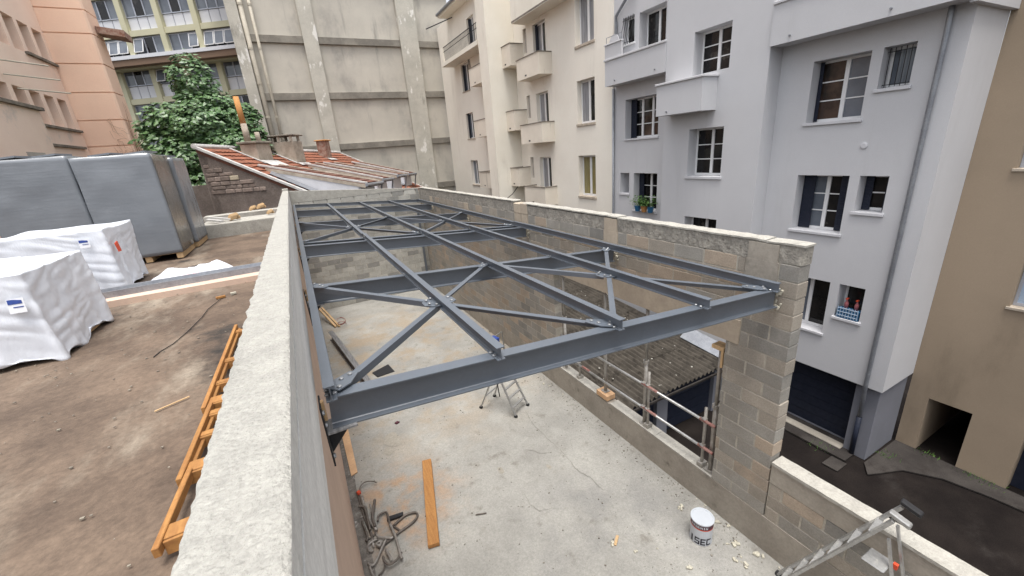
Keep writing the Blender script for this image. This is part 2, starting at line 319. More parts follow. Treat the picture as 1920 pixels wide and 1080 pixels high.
class Fr:
    """a facade plane: u along it, z up, d outwards"""
    def __init__(s, O, U, N): s.O = Vector(O); s.U = Vector(U).normalized(); s.N = Vector(N).normalized()
    def pt(s, u, z, d=0): return s.O+s.U*u+s.N*d+Vector((0, 0, z))
    def box(s, mb, u0, u1, z0, z1, d0, d1):
        return mb.obox(s.pt((u0+u1)/2, (z0+z1)/2, (d0+d1)/2), s.U*((u1-u0)/2), s.N*((d1-d0)/2), Vector((0, 0, (z1-z0)/2)))
def fpart(name, mat, parent, F, *bx, **kw):
    mb = MB()
    for b in bx: F.box(mb, *b)
    return mb.build(name, mat, parent, **kw)
def facade(name, mat, parent, F, u0, u1, z0, z1, holes, th=0.3, d=0.0):
    us = sorted({u0, u1, *[h[0] for h in holes], *[h[1] for h in holes]})
    zs = sorted({z0, z1, *[h[2] for h in holes], *[h[3] for h in holes]})
    us = [u for u in us if u0 <= u <= u1]; zs = [z for z in zs if z0 <= z <= z1]
    def solid(i, j):
        if not (0 <= i < len(us)-1 and 0 <= j < len(zs)-1): return False
        u, z = (us[i]+us[i+1])/2, (zs[j]+zs[j+1])/2
        return not any(h[0] < u < h[1] and h[2] < z < h[3] for h in holes)
    idx = {}; vs = []; fs = []
    def vid(i, j, k):
        if (i, j, k) not in idx: idx[(i, j, k)] = len(vs); vs.append(F.pt(us[i], zs[j], d-(th if k else 0)))
        return idx[(i, j, k)]
    for i in range(len(us)-1):
        for j in range(len(zs)-1):
            if not solid(i, j): continue
            fs.append((vid(i, j, 0), vid(i+1, j, 0), vid(i+1, j+1, 0), vid(i, j+1, 0)))
            fs.append((vid(i, j, 1), vid(i, j+1, 1), vid(i+1, j+1, 1), vid(i+1, j, 1)))
            for (di, dj, a, b) in ((-1, 0, (i, j), (i, j+1)), (1, 0, (i+1, j), (i+1, j+1)), (0, -1, (i, j), (i+1, j)), (0, 1, (i, j+1), (i+1, j+1))):
                if not solid(i+di, j+dj): fs.append((vid(*a, 0), vid(*b, 0), vid(*b, 1), vid(*a, 1)))
    mb = MB(); mb.add(vs, fs)
    return mb.build(name, mat, parent)
def window(b, F, u0, u1, z0, z1, rec=0.2, d=0.0, fm=None, gm=None, lights=2, bars=2, sill=None, sillw=0.06, sh=(0, 0), fwid=0.06, silld=0.05, name='window'):
    fm = fm or m_white; gm = gm or m_glass
    if not isinstance(gm, (list, tuple)): gm = [gm]
    dd = d-rec; mb = MB()
    e = 0.004
    F.box(mb, u0+e, u0+fwid, z0+e, z1-e, dd-0.05, dd); F.box(mb, u1-fwid, u1-e, z0+e, z1-e, dd-0.05, dd)
    F.box(mb, u0+fwid, u1-fwid, z0+e, z0+fwid*1.2, dd-0.05, dd); F.box(mb, u0+fwid, u1-fwid, z1-fwid, z1-e, dd-0.05, dd)
    a0, a1, b0, b1 = u0+fwid, u1-fwid, z0+fwid*1.2, z1-fwid
    w = (a1-a0)/lights; mw_ = fwid*0.85
    for i in range(1, lights): F.box(mb, a0+w*i-mw_*0.9, a0+w*i+mw_*0.9, b0, b1, dd-0.045, dd+0.015)
    for i in range(lights):
        for k in range(1, bars+1):
            z = b0+(b1-b0)*k/(bars+1)
            lo = a0+w*i+(mw_*0.9 if i else 0); hi = a0+w*(i+1)-(mw_*0.9 if i < lights-1 else 0)
            F.box(mb, lo, hi, z-0.014, z+0.014, dd-0.035, dd+0.003)
    wo_ = mb.build(name, fm, b)
    for i in range(lights):
        lo = a0+w*i+(mw_*0.9 if i else 0); hi = a0+w*(i+1)-(mw_*0.9 if i < lights-1 else 0)
        fpart('pane', gm[i % len(gm)], wo_, F, (lo-0.003, hi+0.003, b0-0.003, b1+0.003, dd-0.03, dd-0.02))
    if sill: fpart('sill', sill, wo_, F, (u0-0.05, u1+0.05, z0-sillw, z0+0.002, d-rec+0.002, d+silld), bevel=0.006)
    for side, wd in ((0, sh[0]), (1, sh[1])):
        if not wd: continue
        lo, hi = (u0+0.008, u0+wd) if side == 0 else (u1-wd, u1-0.008)
        mb = MB(); F.box(mb, lo, hi, z0+0.02, z1-0.02, dd+0.03, dd+0.055)
        n = 9
        for k in range(n):
            z = z0+0.06+(z1-z0-0.12)*(k+0.5)/n
            F.box(mb, lo+0.03, hi-0.03, z-0.02, z+0.02, dd+0.055, dd+0.066)
        mb.build('shutter', m_navy, wo_)
    return wo_
def bolt_mesh():
    mb = MB(); mb.lathe((0, 0, 0), [(0.017, 0), (0.017, 0.010), (0.012, 0.014)], 6); return mesh_of(mb, 'bolt', m_bolt)
BOLT = bolt_mesh()
# ================================================================== THE SETTING
FL, DK, GR = -5.65, -1.5, -9.0          # slab level, terrace level, courtyard level (camera at 0)
XR = 4.78                               # inner face of the right-hand wall
MB().poly([(-150, -150, GR-0.03), (150, -150, GR-0.03), (150, 150, GR-0.03), (-150, 150, GR-0.03)]).build('ground', m_asph, kind='structure', fixn=False)
# courtyard asphalt, gently uneven
mb = MB(); nx, ny = 60, 90
for j in range(ny+1):
    for i in range(nx+1):
        x, y = 5.0+11.0*i/nx, -12+26.0*j/ny
        mb.v.append(V(x, y, GR+0.02*nz3(x, y, 0, 0.9)))
for j in range(ny):
    for i in range(nx):
        a = j*(nx+1)+i; mb.f.append((a, a+1, a+nx+2, a+nx+1))
mb.build('courtyard_road', m_asph, kind='structure', smooth=True, fixn=False)
mb = MB()
mb.slab([(11.9, 3.55, GR+0.025), (12.3, 3.8, GR+0.025), (14.03, 3.775, GR+0.025), (14.03, -8, GR+0.025), (13.5, -8, GR+0.025), (13.5, 0.6, GR+0.025), (13.42, 1.7, GR+0.025), (13.25, 2.5, GR+0.025), (12.8, 3.15, GR+0.025), (12.2, 3.4, GR+0.025)], (0, 0, 0.035))
mb.slab([(11.95, 4.1, GR+0.025), (11.95, 7.3, GR+0.025), (12.84, 7.3, GR+0.025), (12.84, 4.36, GR+0.025), (12.44, 4.1, GR+0.025)], (0, 0, 0.05))
mb.build('pavement', m_pave, kind='structure')
part('kerb_strip', m_kerb, None, (12.32, 12.60, 4.4, 7.3, GR+0.077, GR+0.10), kind='structure')

# concrete slab of the new storey: an uneven sheet on a thick body
mb = MB(); nx, ny = 46, 170
X0, X1, Y0, Y1 = -0.36, 4.80, -3.0, 17.75
for j in range(ny+1):
    for i in range(nx+1):
        x, y = X0+(X1-X0)*i/nx, Y0+(Y1-Y0)*j/ny
        mb.v.append(V(x, y, FL+0.006*nz3(x, y, 0, 1.3)-0.003))
for j in range(ny):
    for i in range(nx):
        a = j*(nx+1)+i; mb.f.append((a, a+1, a+nx+2, a+nx+1))
floor = mb.build('floor', m_floor, kind='structure', smooth=True, fixn=False)
part('slab_edge', m_kerb, floor, (-0.36, 4.98, -3.0, 17.9, FL-0.30, FL-0.03))
part('lower_storey_wall', m_kerb, floor, (4.80, 4.97, -3.0, 17.9, GR-0.05, FL-0.302))
def ribbon(pts, w, z, name, mat, parent):
    mb = MB(); P = [V(p[0], p[1], z) for p in pts]; Q = []
    for k in range(len(P)-1):
        for t in range(6): Q.append(P[k].lerp(P[k+1], t/6)+V(random.uniform(-.012, .012), random.uniform(-.02, .02), 0))
    Q.append(P[-1]); n = len(Q); vs = []
    for i, p in enumerate(Q):
        d = (Q[min(i+1, n-1)]-Q[max(0, i-1)]).normalized(); s_ = V(-d.y, d.x, 0)*(w*random.uniform(.3, 1.2))
        vs += [p-s_, p+s_]
    mb.add(vs, [(2*i, 2*i+1, 2*i+3, 2*i+2) for i in range(n-1)])
    return mb.build(name, mat, parent, fixn=False)
ribbon([(3.589, 7.049), (3.492, 6.511), (3.501, 6.0), (3.538, 5.579), (3.513, 5.23), (3.491, 4.906), (3.578, 4.69), (3.594, 4.353)], 0.006, FL+0.005, 'crack', m_crack, floor)
ribbon([(2.411, 5.02), (2.372, 4.75), (2.436, 4.57), (2.736, 4.45)], 0.004, FL+0.005, 'crack', m_crack, floor)
ribbon([(3.0, 5.9), (3.2, 5.65), (3.35, 5.6)], 0.006, FL+0.005, 'crack', m_crack, floor)
# dirty strip of dust and gravel at the foot of the left wall and along the right kerb
mb = MB(); pts = []
for k in range(61):
    y = 2.0+k*0.25; pts.append((y, -0.29+0.15+0.06*nz3(0, y, 3, 1.7)))
for k in range(60):
    mb.poly([(-0.29, pts[k][0], FL+0.006), (pts[k][1], pts[k][0], FL+0.006), (pts[k+1][1], pts[k+1][0], FL+0.006), (-0.29, pts[k+1][0], FL+0.006)])
m_dirt = M('grey_dust', (0.19, 0.175, 0.155), (0.11, 0.10, 0.09), 6, 0.95, 0.8, 50, fine=0.3, stain=((0.36, 0.35, 0.33), 9, 0.58, 0.68))
mb.build('dust_strip', m_dirt, floor, fixn=False)
# loose grit on the slab: nobody could count it
mb = MB()
for k in range(1700):
    if random.random() < 0.45:
        y = random.uniform(2.3, 12); x = 4.76-abs(random.gauss(0, .22))
    else:
        x, y = random.uniform(-.2, 4.7), 2.2+9*random.random()**1.5
    s_ = random.choice((.003, .004, .005, .006, .008, .012))*random.uniform(.6, 1.2); a = random.uniform(0, 3.1)
    mb.obox((x, y, FL+.004+s_*.35), V(math.cos(a), math.sin(a), 0)*s_, V(-math.sin(a), math.cos(a), 0)*s_*random.uniform(.4, .9), V(0, 0, s_*.35))
tag(mb.build('floor_grit', m_grit, fixn=False), 'dark grit and crumbs scattered over the pale concrete slab', 'grit', kind='stuff')

# terrace deck on the left
mb = MB(); nx, ny = 60, 120
X0, X1, Y0, Y1 = -9.0, -0.335, -3.0, 12.45
for j in range(ny+1):
    for i in range(nx+1):
        x, y = X0+(X1-X0)*i/nx, Y0+(Y1-Y0)*j/ny
        mb.v.append(V(x, y, DK+0.012*nz3(x, y, 5, .8)+.004*nz3(x, y, 1, 4)))
for j in range(ny):
    for i in range(nx):
        a = j*(nx+1)+i; mb.f.append((a, a+1, a+nx+2, a+nx+1))
deck = mb.build('terrace_deck', m_deck, kind='structure', smooth=True, fixn=False)
part('deck_body', m_oldwall, deck, (-9.0, -0.29, -3.0, 12.45, GR-0.05, DK-0.03))
part('old_wall_face', m_oldwall, deck, (-0.60, -0.29, 12.452, 17.9, GR-0.05, -1.38))

# ================================================================== WALLS OF THE NEW STOREY
# left wall: a cast beam with a rough pebbly top
lw = thing('parapet_wall', 'long cast concrete wall with rough pale top running away from the camera', 'wall', (-0.24, 7, -1.75))
mb = MB(); ys = []; y = -1.2
while y < 17.9: ys.append(y); y += 0.012 if y < 3.2 else (0.03 if y < 7 else 0.10)
ys.append(17.9); nxs = 17
for y in ys:
    el = -0.338+0.010*nz3(1, y, 0, 9)+0.006*nz3(4, y, 2, 30); er = -0.145+0.003*nz3(7, y, 0, 11)
    zt_ = -0.655-0.0065*y*(1 if y > 0 else 0)
    for i in range(nxs):
        t = i/(nxs-1); x = el+(er-el)*t
        b = 0.0010*nz3(x, y, 0, 5)+0.0010*nz3(x, y, 3, 34)+0.0022*nz3(x, y, 8, 80)
        if i in (0, nxs-1): b -= 0.006+0.004*abs(nz3(x, y, 1, 40))
        mb.v.append(V(x, y, zt_+b))
for j in range(len(ys)-1):
    for i in range(nxs-1):
        a = j*nxs+i; mb.f.append((a, a+1, a+nxs+1, a+nxs))
mb.build('rough_coping', m_cap, lw, smooth=True, fixn=False)
sk = MB(); ny_ = len(ys)                 # both flanks of the coping
for j, y in enumerate(ys):
    a, b = mb.v[j*nxs], mb.v[j*nxs+nxs-1]
    sk.v += [a.copy(), V(a.x+.004+.004*nz3(2, y, 5, 25), y, -0.95), b.copy(), V(-.1465+.0012*nz3(3, y, 5, 12), y, -0.77+.008*nz3(5, y, 1, 1.3))]
for j in range(ny_-1):
    k = 4*j; sk.f += [(k, k+4, k+5, k+1), (k+2, k+3, k+7, k+6)]
sk.build('coping_flank', m_flank, lw, fixn=False)
part('cast_face', m_wallnew, lw, (-0.325, -0.149, -1.2, 17.89, -1.36, -0.80))
part('wall_end_post', m_coping, lw, (-0.342, -0.142, 17.55, 17.93, -1.35, -0.70), bevel=0.012)

def blocks(parent, mats, weights, cells, axis, face, thick=0.2, depth_jit=0.002, limit=300, key=None):
    """cells: (a0,a1,z0,z1) rectangles on the wall; every block is an object until the limit, the rest one part"""
    cells = sorted(cells, key=key) if key else cells
    cache = {}; rest = {}
    for n, (a0, a1, z0, z1) in enumerate(cells):
        mi = random.choices(range(len(mats)), weights)[0]
        L, H = a1-a0-0.014, z1-z0-0.012; j = random.uniform(-depth_jit, depth_jit)
        L -= random.choice((0, 0, .008, .018)); c = (a0+a1)/2, (z0+z1)/2
        loc = V(face+thick/2+j, c[0], c[1]) if axis == 'x' else V(c[0], face+thick/2+j, c[1])
        hx, hy = (thick/2, L/2) if axis == 'x' else (L/2, thick/2)
        if n < limit:
            k = (round(L, 2), round(H, 2), mi)
            if k not in cache: cache[k] = mesh_of(MB().obox((0, 0, 0), (hx, 0, 0), (0, hy, 0), (0, 0, H/2)), 'block', mats[mi], bevel=0.005)
            inst('block', cache[k], parent, loc)
        else:
            rest.setdefault(mi, MB()).obox(loc, (hx, 0, 0), (0, hy, 0), (0, 0, H/2))
    for mi, m in rest.items():
        o = m.build('far_blocks', mats[mi], parent); o['kind'] = 'stuff'

def cells(a0, a1, z0, z1, holes=(), L=0.5, H=0.2, off=0.0):
    out = []; r = 0; z = z0
    while z < z1-0.02:
        zt_ = min(z+H, z1); a = a0; first = L if (r % 2 == 0) else L/2
        first += off
        while a < a1-0.02:
            b = min(a+first, a1); first = L
            if a1-b < 0.08: b = a1
            segs = [(a, b)]
            for h in holes:
                if z < h[3]-0.03 and zt_ > h[2]+0.03:
                    ns = []
                    for s0, s1 in segs:
                        if s1 <= h[0] or s0 >= h[1]: ns.append((s0, s1)); continue
                        if s0 < h[0]: ns.append((s0, h[0]))
                        if s1 > h[1]: ns.append((h[1], s1))
                    segs = ns
            out += [(s0, s1, z, zt_) for s0, s1 in segs if s1-s0 > 0.05]
            a = b
        z = zt_; r += 1
    return out

# right wall: base beam, opening with lintel, concrete block courses, posts over the beams, rough bond beam
BY = [2.60, 5.40, 8.50, 8.86, 12.30, 16.05]      # roof beams
rw = thing('block_wall', 'long wall of tan and grey concrete blocks with a wide opening on the right', 'wall', (4.88, 10, FL))
OP = (3.20, 7.45, -5.08, -2.68)
part('base_beam', m_kerb, rw, (4.775, 4.985, -2.8, 17.9, FL-0.01, -5.08))
mb = MB()
for k, (a, b) in enumerate(((3.2, 4.35), (4.355, 5.55), (5.98, 6.55), (6.555, 7.45))): mb.box(4.773, 4.987, a, b, -5.08, -5.055+.003*k)
mb.build('opening_sill', m_coping, rw)
LN = (3.0, 7.7, -2.68, -2.34)
part('lintel', m_lintel, rw, (4.768, 4.99, *LN))
posts = [(2.62, 3.02), (5.34, 5.70), (8.45, 8.74), (8.76, 9.08), (12.22, 12.56), (15.95, 16.25)]
holes = [OP, LN]+[(a, b, -1.95, -1.4) for a, b in posts]
for i, (a, b) in enumerate(posts):
    part('cast_post', (m_kerb if i == 0 else m_lintel), rw, (4.765, 4.985, a+.004, b-.004, -1.95, -1.484))
part('mortar_core', m_mortar, rw, (4.7855, 4.9745, 2.402, 3.180, -5.078, -1.482), (4.7855, 4.9745, 7.464, 17.75, -5.078, -1.482), (4.7855, 4.9745, 3.186, 7.464, -2.338, -1.482))
blocks(rw, m_blk, (6, 3, 1, 6), cells(2.38, 17.78, -5.08, -1.48, holes), 'x', XR, key=lambda c: c[0]+(-.6*(c[2]+1.5) if c[2] > -2.6 else 1.2))
def ragged(name, mat, parent, x0, x1, y0, y1, z0, z1, step=0.045, amp=0.012):
    mb = MB(); n = max(2, int((y1-y0)/step)); prof = 8
    for j in range(n+1):
        y = y0+(y1-y0)*j/n
        ring = [(x0, z0), (x0, (z0+z1)/2), (x0, z1), ((x0+x1)/2, z1), (x1, z1), (x1, (z0+z1)/2), (x1, z0), ((x0+x1)/2, z0)]
        for k, (x, z) in enumerate(ring):
            q = amp if k not in (6, 7) else 0
            mb.v.append(V(x+q*nz3(x, y, z, 9)+q*.6*nz3(x, y, z+5, 26), y, z+q*nz3(x+3, y, z, 7)))
    for j in range(n):
        for k in range(prof): a = j*prof; b = a+prof; mb.f.append((a+k, a+(k+1) % prof, b+(k+1) % prof, b+k))
    mb.f.append(tuple(range(prof))); mb.f.append(tuple(n*prof+k for k in range(prof)))
    return mb.build(name, mat, parent)
ragged('bond_beam', m_rough, rw, 4.785, 4.975, 2.385, 8.70, -1.478, -1.262)
ragged('bond_beam', m_rough, rw, 4.785, 4.975, 9.10, 17.78, -1.478, -1.232)
for a, b in ((8.45, 8.77), (8.78, 9.10)): part('cast_post', m_lintel, rw, (4.762, 4.99, a, b, -1.482, -1.225-.02*(a > 8.6)), bevel=0.01)
part('cast_post', m_kerb, rw, (4.767, 4.972, 2.64, 3.0, -1.483, -1.275)); part('cast_post', m_lintel, rw, (4.767, 4.972, 5.36, 5.68, -1.483, -1.265))
for a, b, z in ((2.37, 2.80, -1.262), (2.81, 5.34, -1.255), (5.35, 8.68, -1.240), (9.09, 17.8, -1.215)):
    ragged('coping', m_coping, rw, 4.772, 4.986, a, b, z, z+0.022, 0.05, 0.009)
# front low wall
fw_ = thing('low_block_wall', 'low wall of dark grey blocks with white coping in the lower right', 'wall', (4.88, 0, -5.08))
part('mortar_core', m_mortar, fw_, (4.792, 4.972, -2.8, 2.372, -5.078, -4.33))
blocks(fw_, m_blk, (3, .3, 1.5, 4), cells(-2.8, 2.37, -5.08, -4.48, (), 0.5, 0.2), 'x', 4.785)
part('bond_beam', m_kerb, fw_, (4.783, 4.978, -2.8, 2.371, -4.476, -4.19))
ragged('coping', m_coping, fw_, 4.768, 4.992, -2.8, 2.372, -4.188, -4.145, 0.06, 0.005)
# far wall
YW = 17.70
bw = thing('block_wall', 'pale concrete block wall closing the far end below the tiled roof', 'wall', (2.3, 17.8, FL))
part('mortar_core', m_mortar, bw, (-0.14, 4.775, YW+0.006, YW+0.194, FL-0.01, -1.33))
cs = cells(-0.145, 4.765, -5.65, -1.25, ())
blocks(bw, m_blk_far, (5, 1.4), cs, 'y', YW)
mb = MB(); mb.slab([(-0.145, YW-.004, -1.248), (4.765, YW-.004, -1.248), (4.765, YW-.004, -1.22), (-0.145, YW-.004, -0.80)], (0, 0.205, 0)); mb.build('sloping_bond_beam', m_coping, bw)
for x, z0 in ((0.9, -1.24), (1.4, -1.24), (1.9, -1.24), (2.4, -1.24)):
    pass
# steel channel columns in the far corner
pc = thing('steel_post', 'thin dark grey steel post standing in the far right corner', 'post', (4.55, 17.55, FL))
MB().box(4.52, 4.60, 17.55, 17.63, FL, -1.9).build('shaft', m_steel, pc); MB().box(4.48, 4.64, 17.51, 17.66, FL+.002, FL+.02).build('base_plate', m_steel, pc)

# ================================================================== ROOF STEELWORK
def zt(x): return -1.39-0.08*(x+0.05)            # top of the roof beams
def ibeam(name, label, cat, p, q, h, b, tf, tw, group=None):
    prof = [(-b/2, 0), (b/2, 0), (b/2, -tf), (tw/2+.006, -tf), (tw/2, -tf-.006), (tw/2, -h+tf+.006), (tw/2+.006, -h+tf), (b/2, -h+tf), (b/2, -h), (-b/2, -h), (-b/2, -h+tf),
            (-tw/2-.006, -h+tf), (-tw/2, -h+tf+.006), (-tw/2, -tf-.006), (-tw/2-.006, -tf), (-b/2, -tf)]
    p, q = Vector(p), Vector(q); loc = V((p.x+q.x)/2, (p.y+q.y)/2, min(p.z, q.z)-h)
    t = thing(name, label, cat, loc, group)
    MB().prism(prof, p, q).build('steel_section', m_steel, t, fixn=True)
    return t
def bolts(parent, pts, nrm=(0, 0, 1)):
    rot = Vector(nrm).to_track_quat('Z', 'Y').to_euler()
    for p in pts: inst('bolt', BOLT, parent, p, rot)
gB = 'roof beams spanning between the side walls'
blab = ['front grey steel roof beam nearest the camera with its full face open', 'second grey steel roof beam from the camera', 'nearer one of the close pair of grey steel roof beams', 'farther one of the close pair of grey steel roof beams', 'grey steel roof beam just beyond the far cross bracing', 'deep grey steel roof beam next to the far end trimmer']
beams = []
for i, y in enumerate(BY):
    x0, x1 = -0.085, 4.745
    bt = ibeam('roof_beam', blab[i], 'beam', (x0, y, zt(x0)), (x1, y, zt(x1)), 0.225, 0.112, 0.0095, 0.0065, gB); beams.append(bt)
    mb = MB()
    for k in range(16):
        a = random.uniform(0, 6); mb.obox((4.745+.03*random.random(), y+random.uniform(-.085, .06), zt(4.7)-.01-.25*random.random()), V(.018, .006, 0)*random.uniform(.5, 1.1), V(-.006, .018, .006)*random.uniform(.5, 1.1), V(0, -.006, .02)*random.uniform(.5, 1.2))
    mb.build('foam_seal', m_foam, bt, bevel=0.006)
tr = ibeam('end_trimmer', 'light grey steel channel along the foot of the far wall parapet', 'beam', (-0.06, 17.42, zt(0)+0.105), (4.62, 17.42, zt(4.6)+0.105), 0.12, 0.06, 0.008, 0.006)
PX = [-0.066, 1.105, 2.287, 3.43, 4.60]
ordw = ['leftmost', 'second from left', 'middle', 'fourth from left', 'rightmost']
hug = [' hugging the left wall', '', '', '', ' along the right block wall']
for i, x in enumerate(PX):
    for part_, (a, b), off in (('near', (2.49, 8.78), 0), ('far', (8.79, 17.40), 0.022 if 0 < i < 4 else 0.004)):
        xx = x-off
        t = ibeam('purlin', f'{part_} length of the {ordw[i]} grey steel purlin{hug[i]}', 'purlin', (xx, a, zt(x)+0.107), (xx, b, zt(x)+0.107+(0.012 if i == 4 else 0)), 0.107, 0.066, 0.0075, 0.0055, 'purlins lying across the roof beams')
        ys = [y for y in BY if a < y < b]
        for y in ys:
            bolts(t, [V(xx+sx*.022, y+sy*.03, zt(x)+.0085) for sx in (-1, 1) for sy in (-1, 1)])
# cross bracing of steel angles with gusset plates
def brace(label, p, q, gus_p=True, gus_q=False):
    p, q = Vector(p), Vector(q); d = (q-p).normalized()
    t = thing('diagonal_brace', label, 'brace', (p+q)/2, 'diagonal braces of steel angle')
    prof = [(-.03, 0), (.03, 0), (.03, -.06), (.023, -.06), (.023, -.007), (-.03, -.007)]
    MB().prism(prof, p, q).build('steel_angle', m_steel, t)
    s_ = d.cross(Vector((0, 0, 1))).normalized(); u = s_.cross(d)
    for on, c, sg in ((gus_p, p, 1), (gus_q, q, -1)):
        if not on: continue
        a = c-d*sg*.07+u*.004; pl = [a-s_*.055, a+d*sg*.10-s_*.075, a+d*sg*.25-s_*.035, a+d*sg*.25+s_*.035, a+d*sg*.10+s_*.075, a+s_*.055]
        g = MB().slab(pl, u*.009).build('gusset_plate', m_steel, t)
        bolts(g, [a+d*sg*k+s_*e+u*.009 for k, e in ((.03, -.035), (.03, .035), (.13, -.02), (.20, .0))], u)
    return t
for bay, ya, yb in (('near', 2.66, 5.34), ('far', 8.93, 12.24)):
    for half, xa, xb in (('left', -0.01, 2.24), ('right', 2.34, 4.52)):
        xm = (xa+xb)/2; ym = (ya+yb)/2
        def P(x, y): return V(x, y, zt(x)+0.012)
        cc = P(xm, ym)
        for cn, x, y in (('near left', xa, ya), ('near right', xb, ya), ('far left', xa, yb), ('far right', xb, yb)):
            p = P(x, y); d = (cc-p).normalized()
            brace(f'{cn} arm of the {half} steel cross brace in the {bay} braced bay', p, cc-d*.06)
        pm = thing('centre_plate', f'bolted steel plate at the middle of the {half} cross in the {bay} braced bay', 'plate', cc+V(0, 0, -.015), 'plates at the middle of the braces')
        g = MB().slab([cc+V(-.17, -.06, -.001+.013), cc+V(-.06, -.15, .012), cc+V(.06, -.15, .003), cc+V(.17, -.06, 0), cc+V(.17, .06, 0), cc+V(.06, .15, .003), cc+V(-.06, .15, .012), cc+V(-.17, .06, .012)], (0, 0, .009)).build('plate', m_steel, pm)
        bolts(pm, [cc+V(a*.12, b*.06, .021-.008*a*.12/.1) for a in (-1, 1) for b in (-1, 1)]+[cc+V(a*.06, b*.11, .021-.004*a) for a in (-1, 1) for b in (-1, 1)])
# brackets bolted to the left wall
for i, y in enumerate(BY[:1]+BY[1:2]+[BY[2], BY[4], BY[5]]):
    zb = zt(-.08)-0.225
    lab = ['dark steel wall bracket carrying the left end of the front beam', 'dark steel wall bracket carrying the left end of the second beam', 'dark steel wall bracket under the left end of the paired beams', 'dark steel wall bracket under the beam past the far bracing', 'dark steel wall bracket nearest the far wall'][i]
    t = thing('wall_bracket', lab, 'bracket', (-0.1, y, zb-0.3), 'brackets along the left wall')
    part('back_plate', m_black, t, (-0.1475, -0.137, y-.09, y+.09, zb-.25, zb+.19))
    part('shelf', m_chan, t, (-0.137, 0.045, y-.085, y+.085, zb-.016, zb-.003))
    mb = MB(); mb.slab([(-0.137, y-.006, zb-.018), (0.02, y-.006, zb-.018), (-0.137, y-.006, zb-.2)], (0, .012, 0)); mb.build('rib', m_black, t)
    bolts(t, [V(-.137, y+s*.06, zb+z) for s in (-1, 1) for z in (.14, .05, -.19)], (1, 0, 0))
    pk = part('packing_plate', m_woodp, t, (-0.136, -0.118, y-.03, y+.0, zb+.06, zb+.20))
# small hook of wire on the front wall edge
# ================================================================== GREY APARTMENT BUILDING (right)
gb = thing('apartment_building', 'freshly rendered pale grey apartment building with white windows on the right', 'building', (13, 9, GR))
FG = Fr((12.3, 0, 0), (0, 1, 0), (-1, 0, 0))
rows = ((0.05, 1.50), (-2.75, -1.27), (-5.58, -4.07))
srow = ((0.65, 1.50), (-2.14, -1.27), (-4.98, -4.06))
hl = [(5.36, 6.57, a, b) for a, b in rows]+[(4.57, 5.14, a, b) for a, b in srow]
facade('wall', m_grey, gb, FG, 3.78, 7.388, -6.7, 9.0, hl, 0.50)
hl2 = [(11.42, 12.66, 3.1, 4.27), (12.9, 13.47, 3.42, 4.30), (11.62, 13.33, 0.05, 1.50), (11.58, 12.81, -2.75, -1.27), (13.07, 13.60, -2.10, -1.27)]
facade('wall', m_grey, gb, FG, 10.85, 14.0, GR, 9.0, hl2, 0.50)
FB = Fr((11.75, 0, 0), (0, 1, 0), (-1, 0, 0))
hb = [(8.54, 9.78, 1.72, 2.92), (8.54, 9.78, -1.29, 0.17), (8.54, 9.78, -4.0, -2.63), (8.54, 9.78, 4.4, 5.8)]
facade('bay_wall', m_grey, gb, FB, 7.39, 10.85, GR, 9.0, hb, 0.50)
part('bay_side', m_grey, gb, (12.251, 12.9, 7.39, 7.62, GR, 9.0), (12.251, 12.299, 10.63, 10.848, GR, 9.0))
part('end_wall', m_grey, gb, (12.801, 14.028, 3.78, 4.0, -6.7, 9.0))
part('overhang_soffit', m_grey, gb, (12.801, 14.028, 4.001, 7.389, -6.7, -6.5))
part('plinth_pier', m_grey2, gb, (12.48, 14.028, 3.86, 4.40, GR, -6.702), bevel=0.01)
gd = part('garage_door', m_navy, gb, (12.86, 12.92, 4.401, 7.388, GR, -6.702))
part('door_rail', m_grey2, gd, (12.845, 12.859, 4.45, 7.3, GR+.02, GR+.12))
for k in range(7):
    part('door_slat', m_navy, gd, (12.852, 12.8595, 4.41, 7.38, GR+.16+.3*k, GR+.43+.3*k))
for i, (a, b) in enumerate(rows):
    window(gb, FG, 5.36, 6.57, a, b, 0.38, sill=m_whitesill, sillw=0.07, bars=2 if i < 2 else 0,
           sh=((0, .09) if i == 0 else (.30, .30) if i == 1 else (0, 0)), gm=[m_glassg, m_glassw] if i == 0 else [m_glass, m_glassg])  # top row: pale and warm reflections come from the pane colours
for i, (a, b) in enumerate(srow):
    w = window(gb, FG, 4.57, 5.14, a, b, 0.38, sill=m_whitesill, sillw=0.07, lights=1, bars=(0, 1, 0)[i], sh=((0, 0), (.14, .17), (0, 0))[i], gm=m_glassg if i == 0 else m_glass)
    if i == 0:
        mb = MB()
        for k in range(6): mb.tube([FG.pt(4.62+k*.095, a+.03, -.2), FG.pt(4.62+k*.095, b-.02, -.2)], .008, 6)
        for z in (a+.08, b-.1): mb.tube([FG.pt(4.571, z, -.2), FG.pt(5.139, z, -.2)], .008, 6)
        mb.build('window_bars', m_black, w)
wl = window(gb, FG, 11.42, 12.66, 3.1, 4.27, 0.38, bars=0)
window(gb, FG, 11.62, 13.33, 0.05, 1.50, 0.36, sill=m_whitesill, lights=3, bars=2, sh=(0, .30), gm=[m_glassw, m_glassw, m_glass])
window(gb, FG, 11.58, 12.81, -2.75, -1.27, 0.36, sill=m_whitesill, bars=2, sh=(0, .26))
fpart('niche_back', m_grey, gb, FG, (13.03, 13.64, -2.14, -1.23, -.60, -.501)); fpart('niche_sill', m_whitesill, gb, FG, (13.03, 13.64, -2.17, -2.103, -.28, .04))
w = window(gb, FG, 12.9, 13.47, 3.42, 4.30, 0.2, lights=1, bars=0, sill=m_white)
mb = MB()
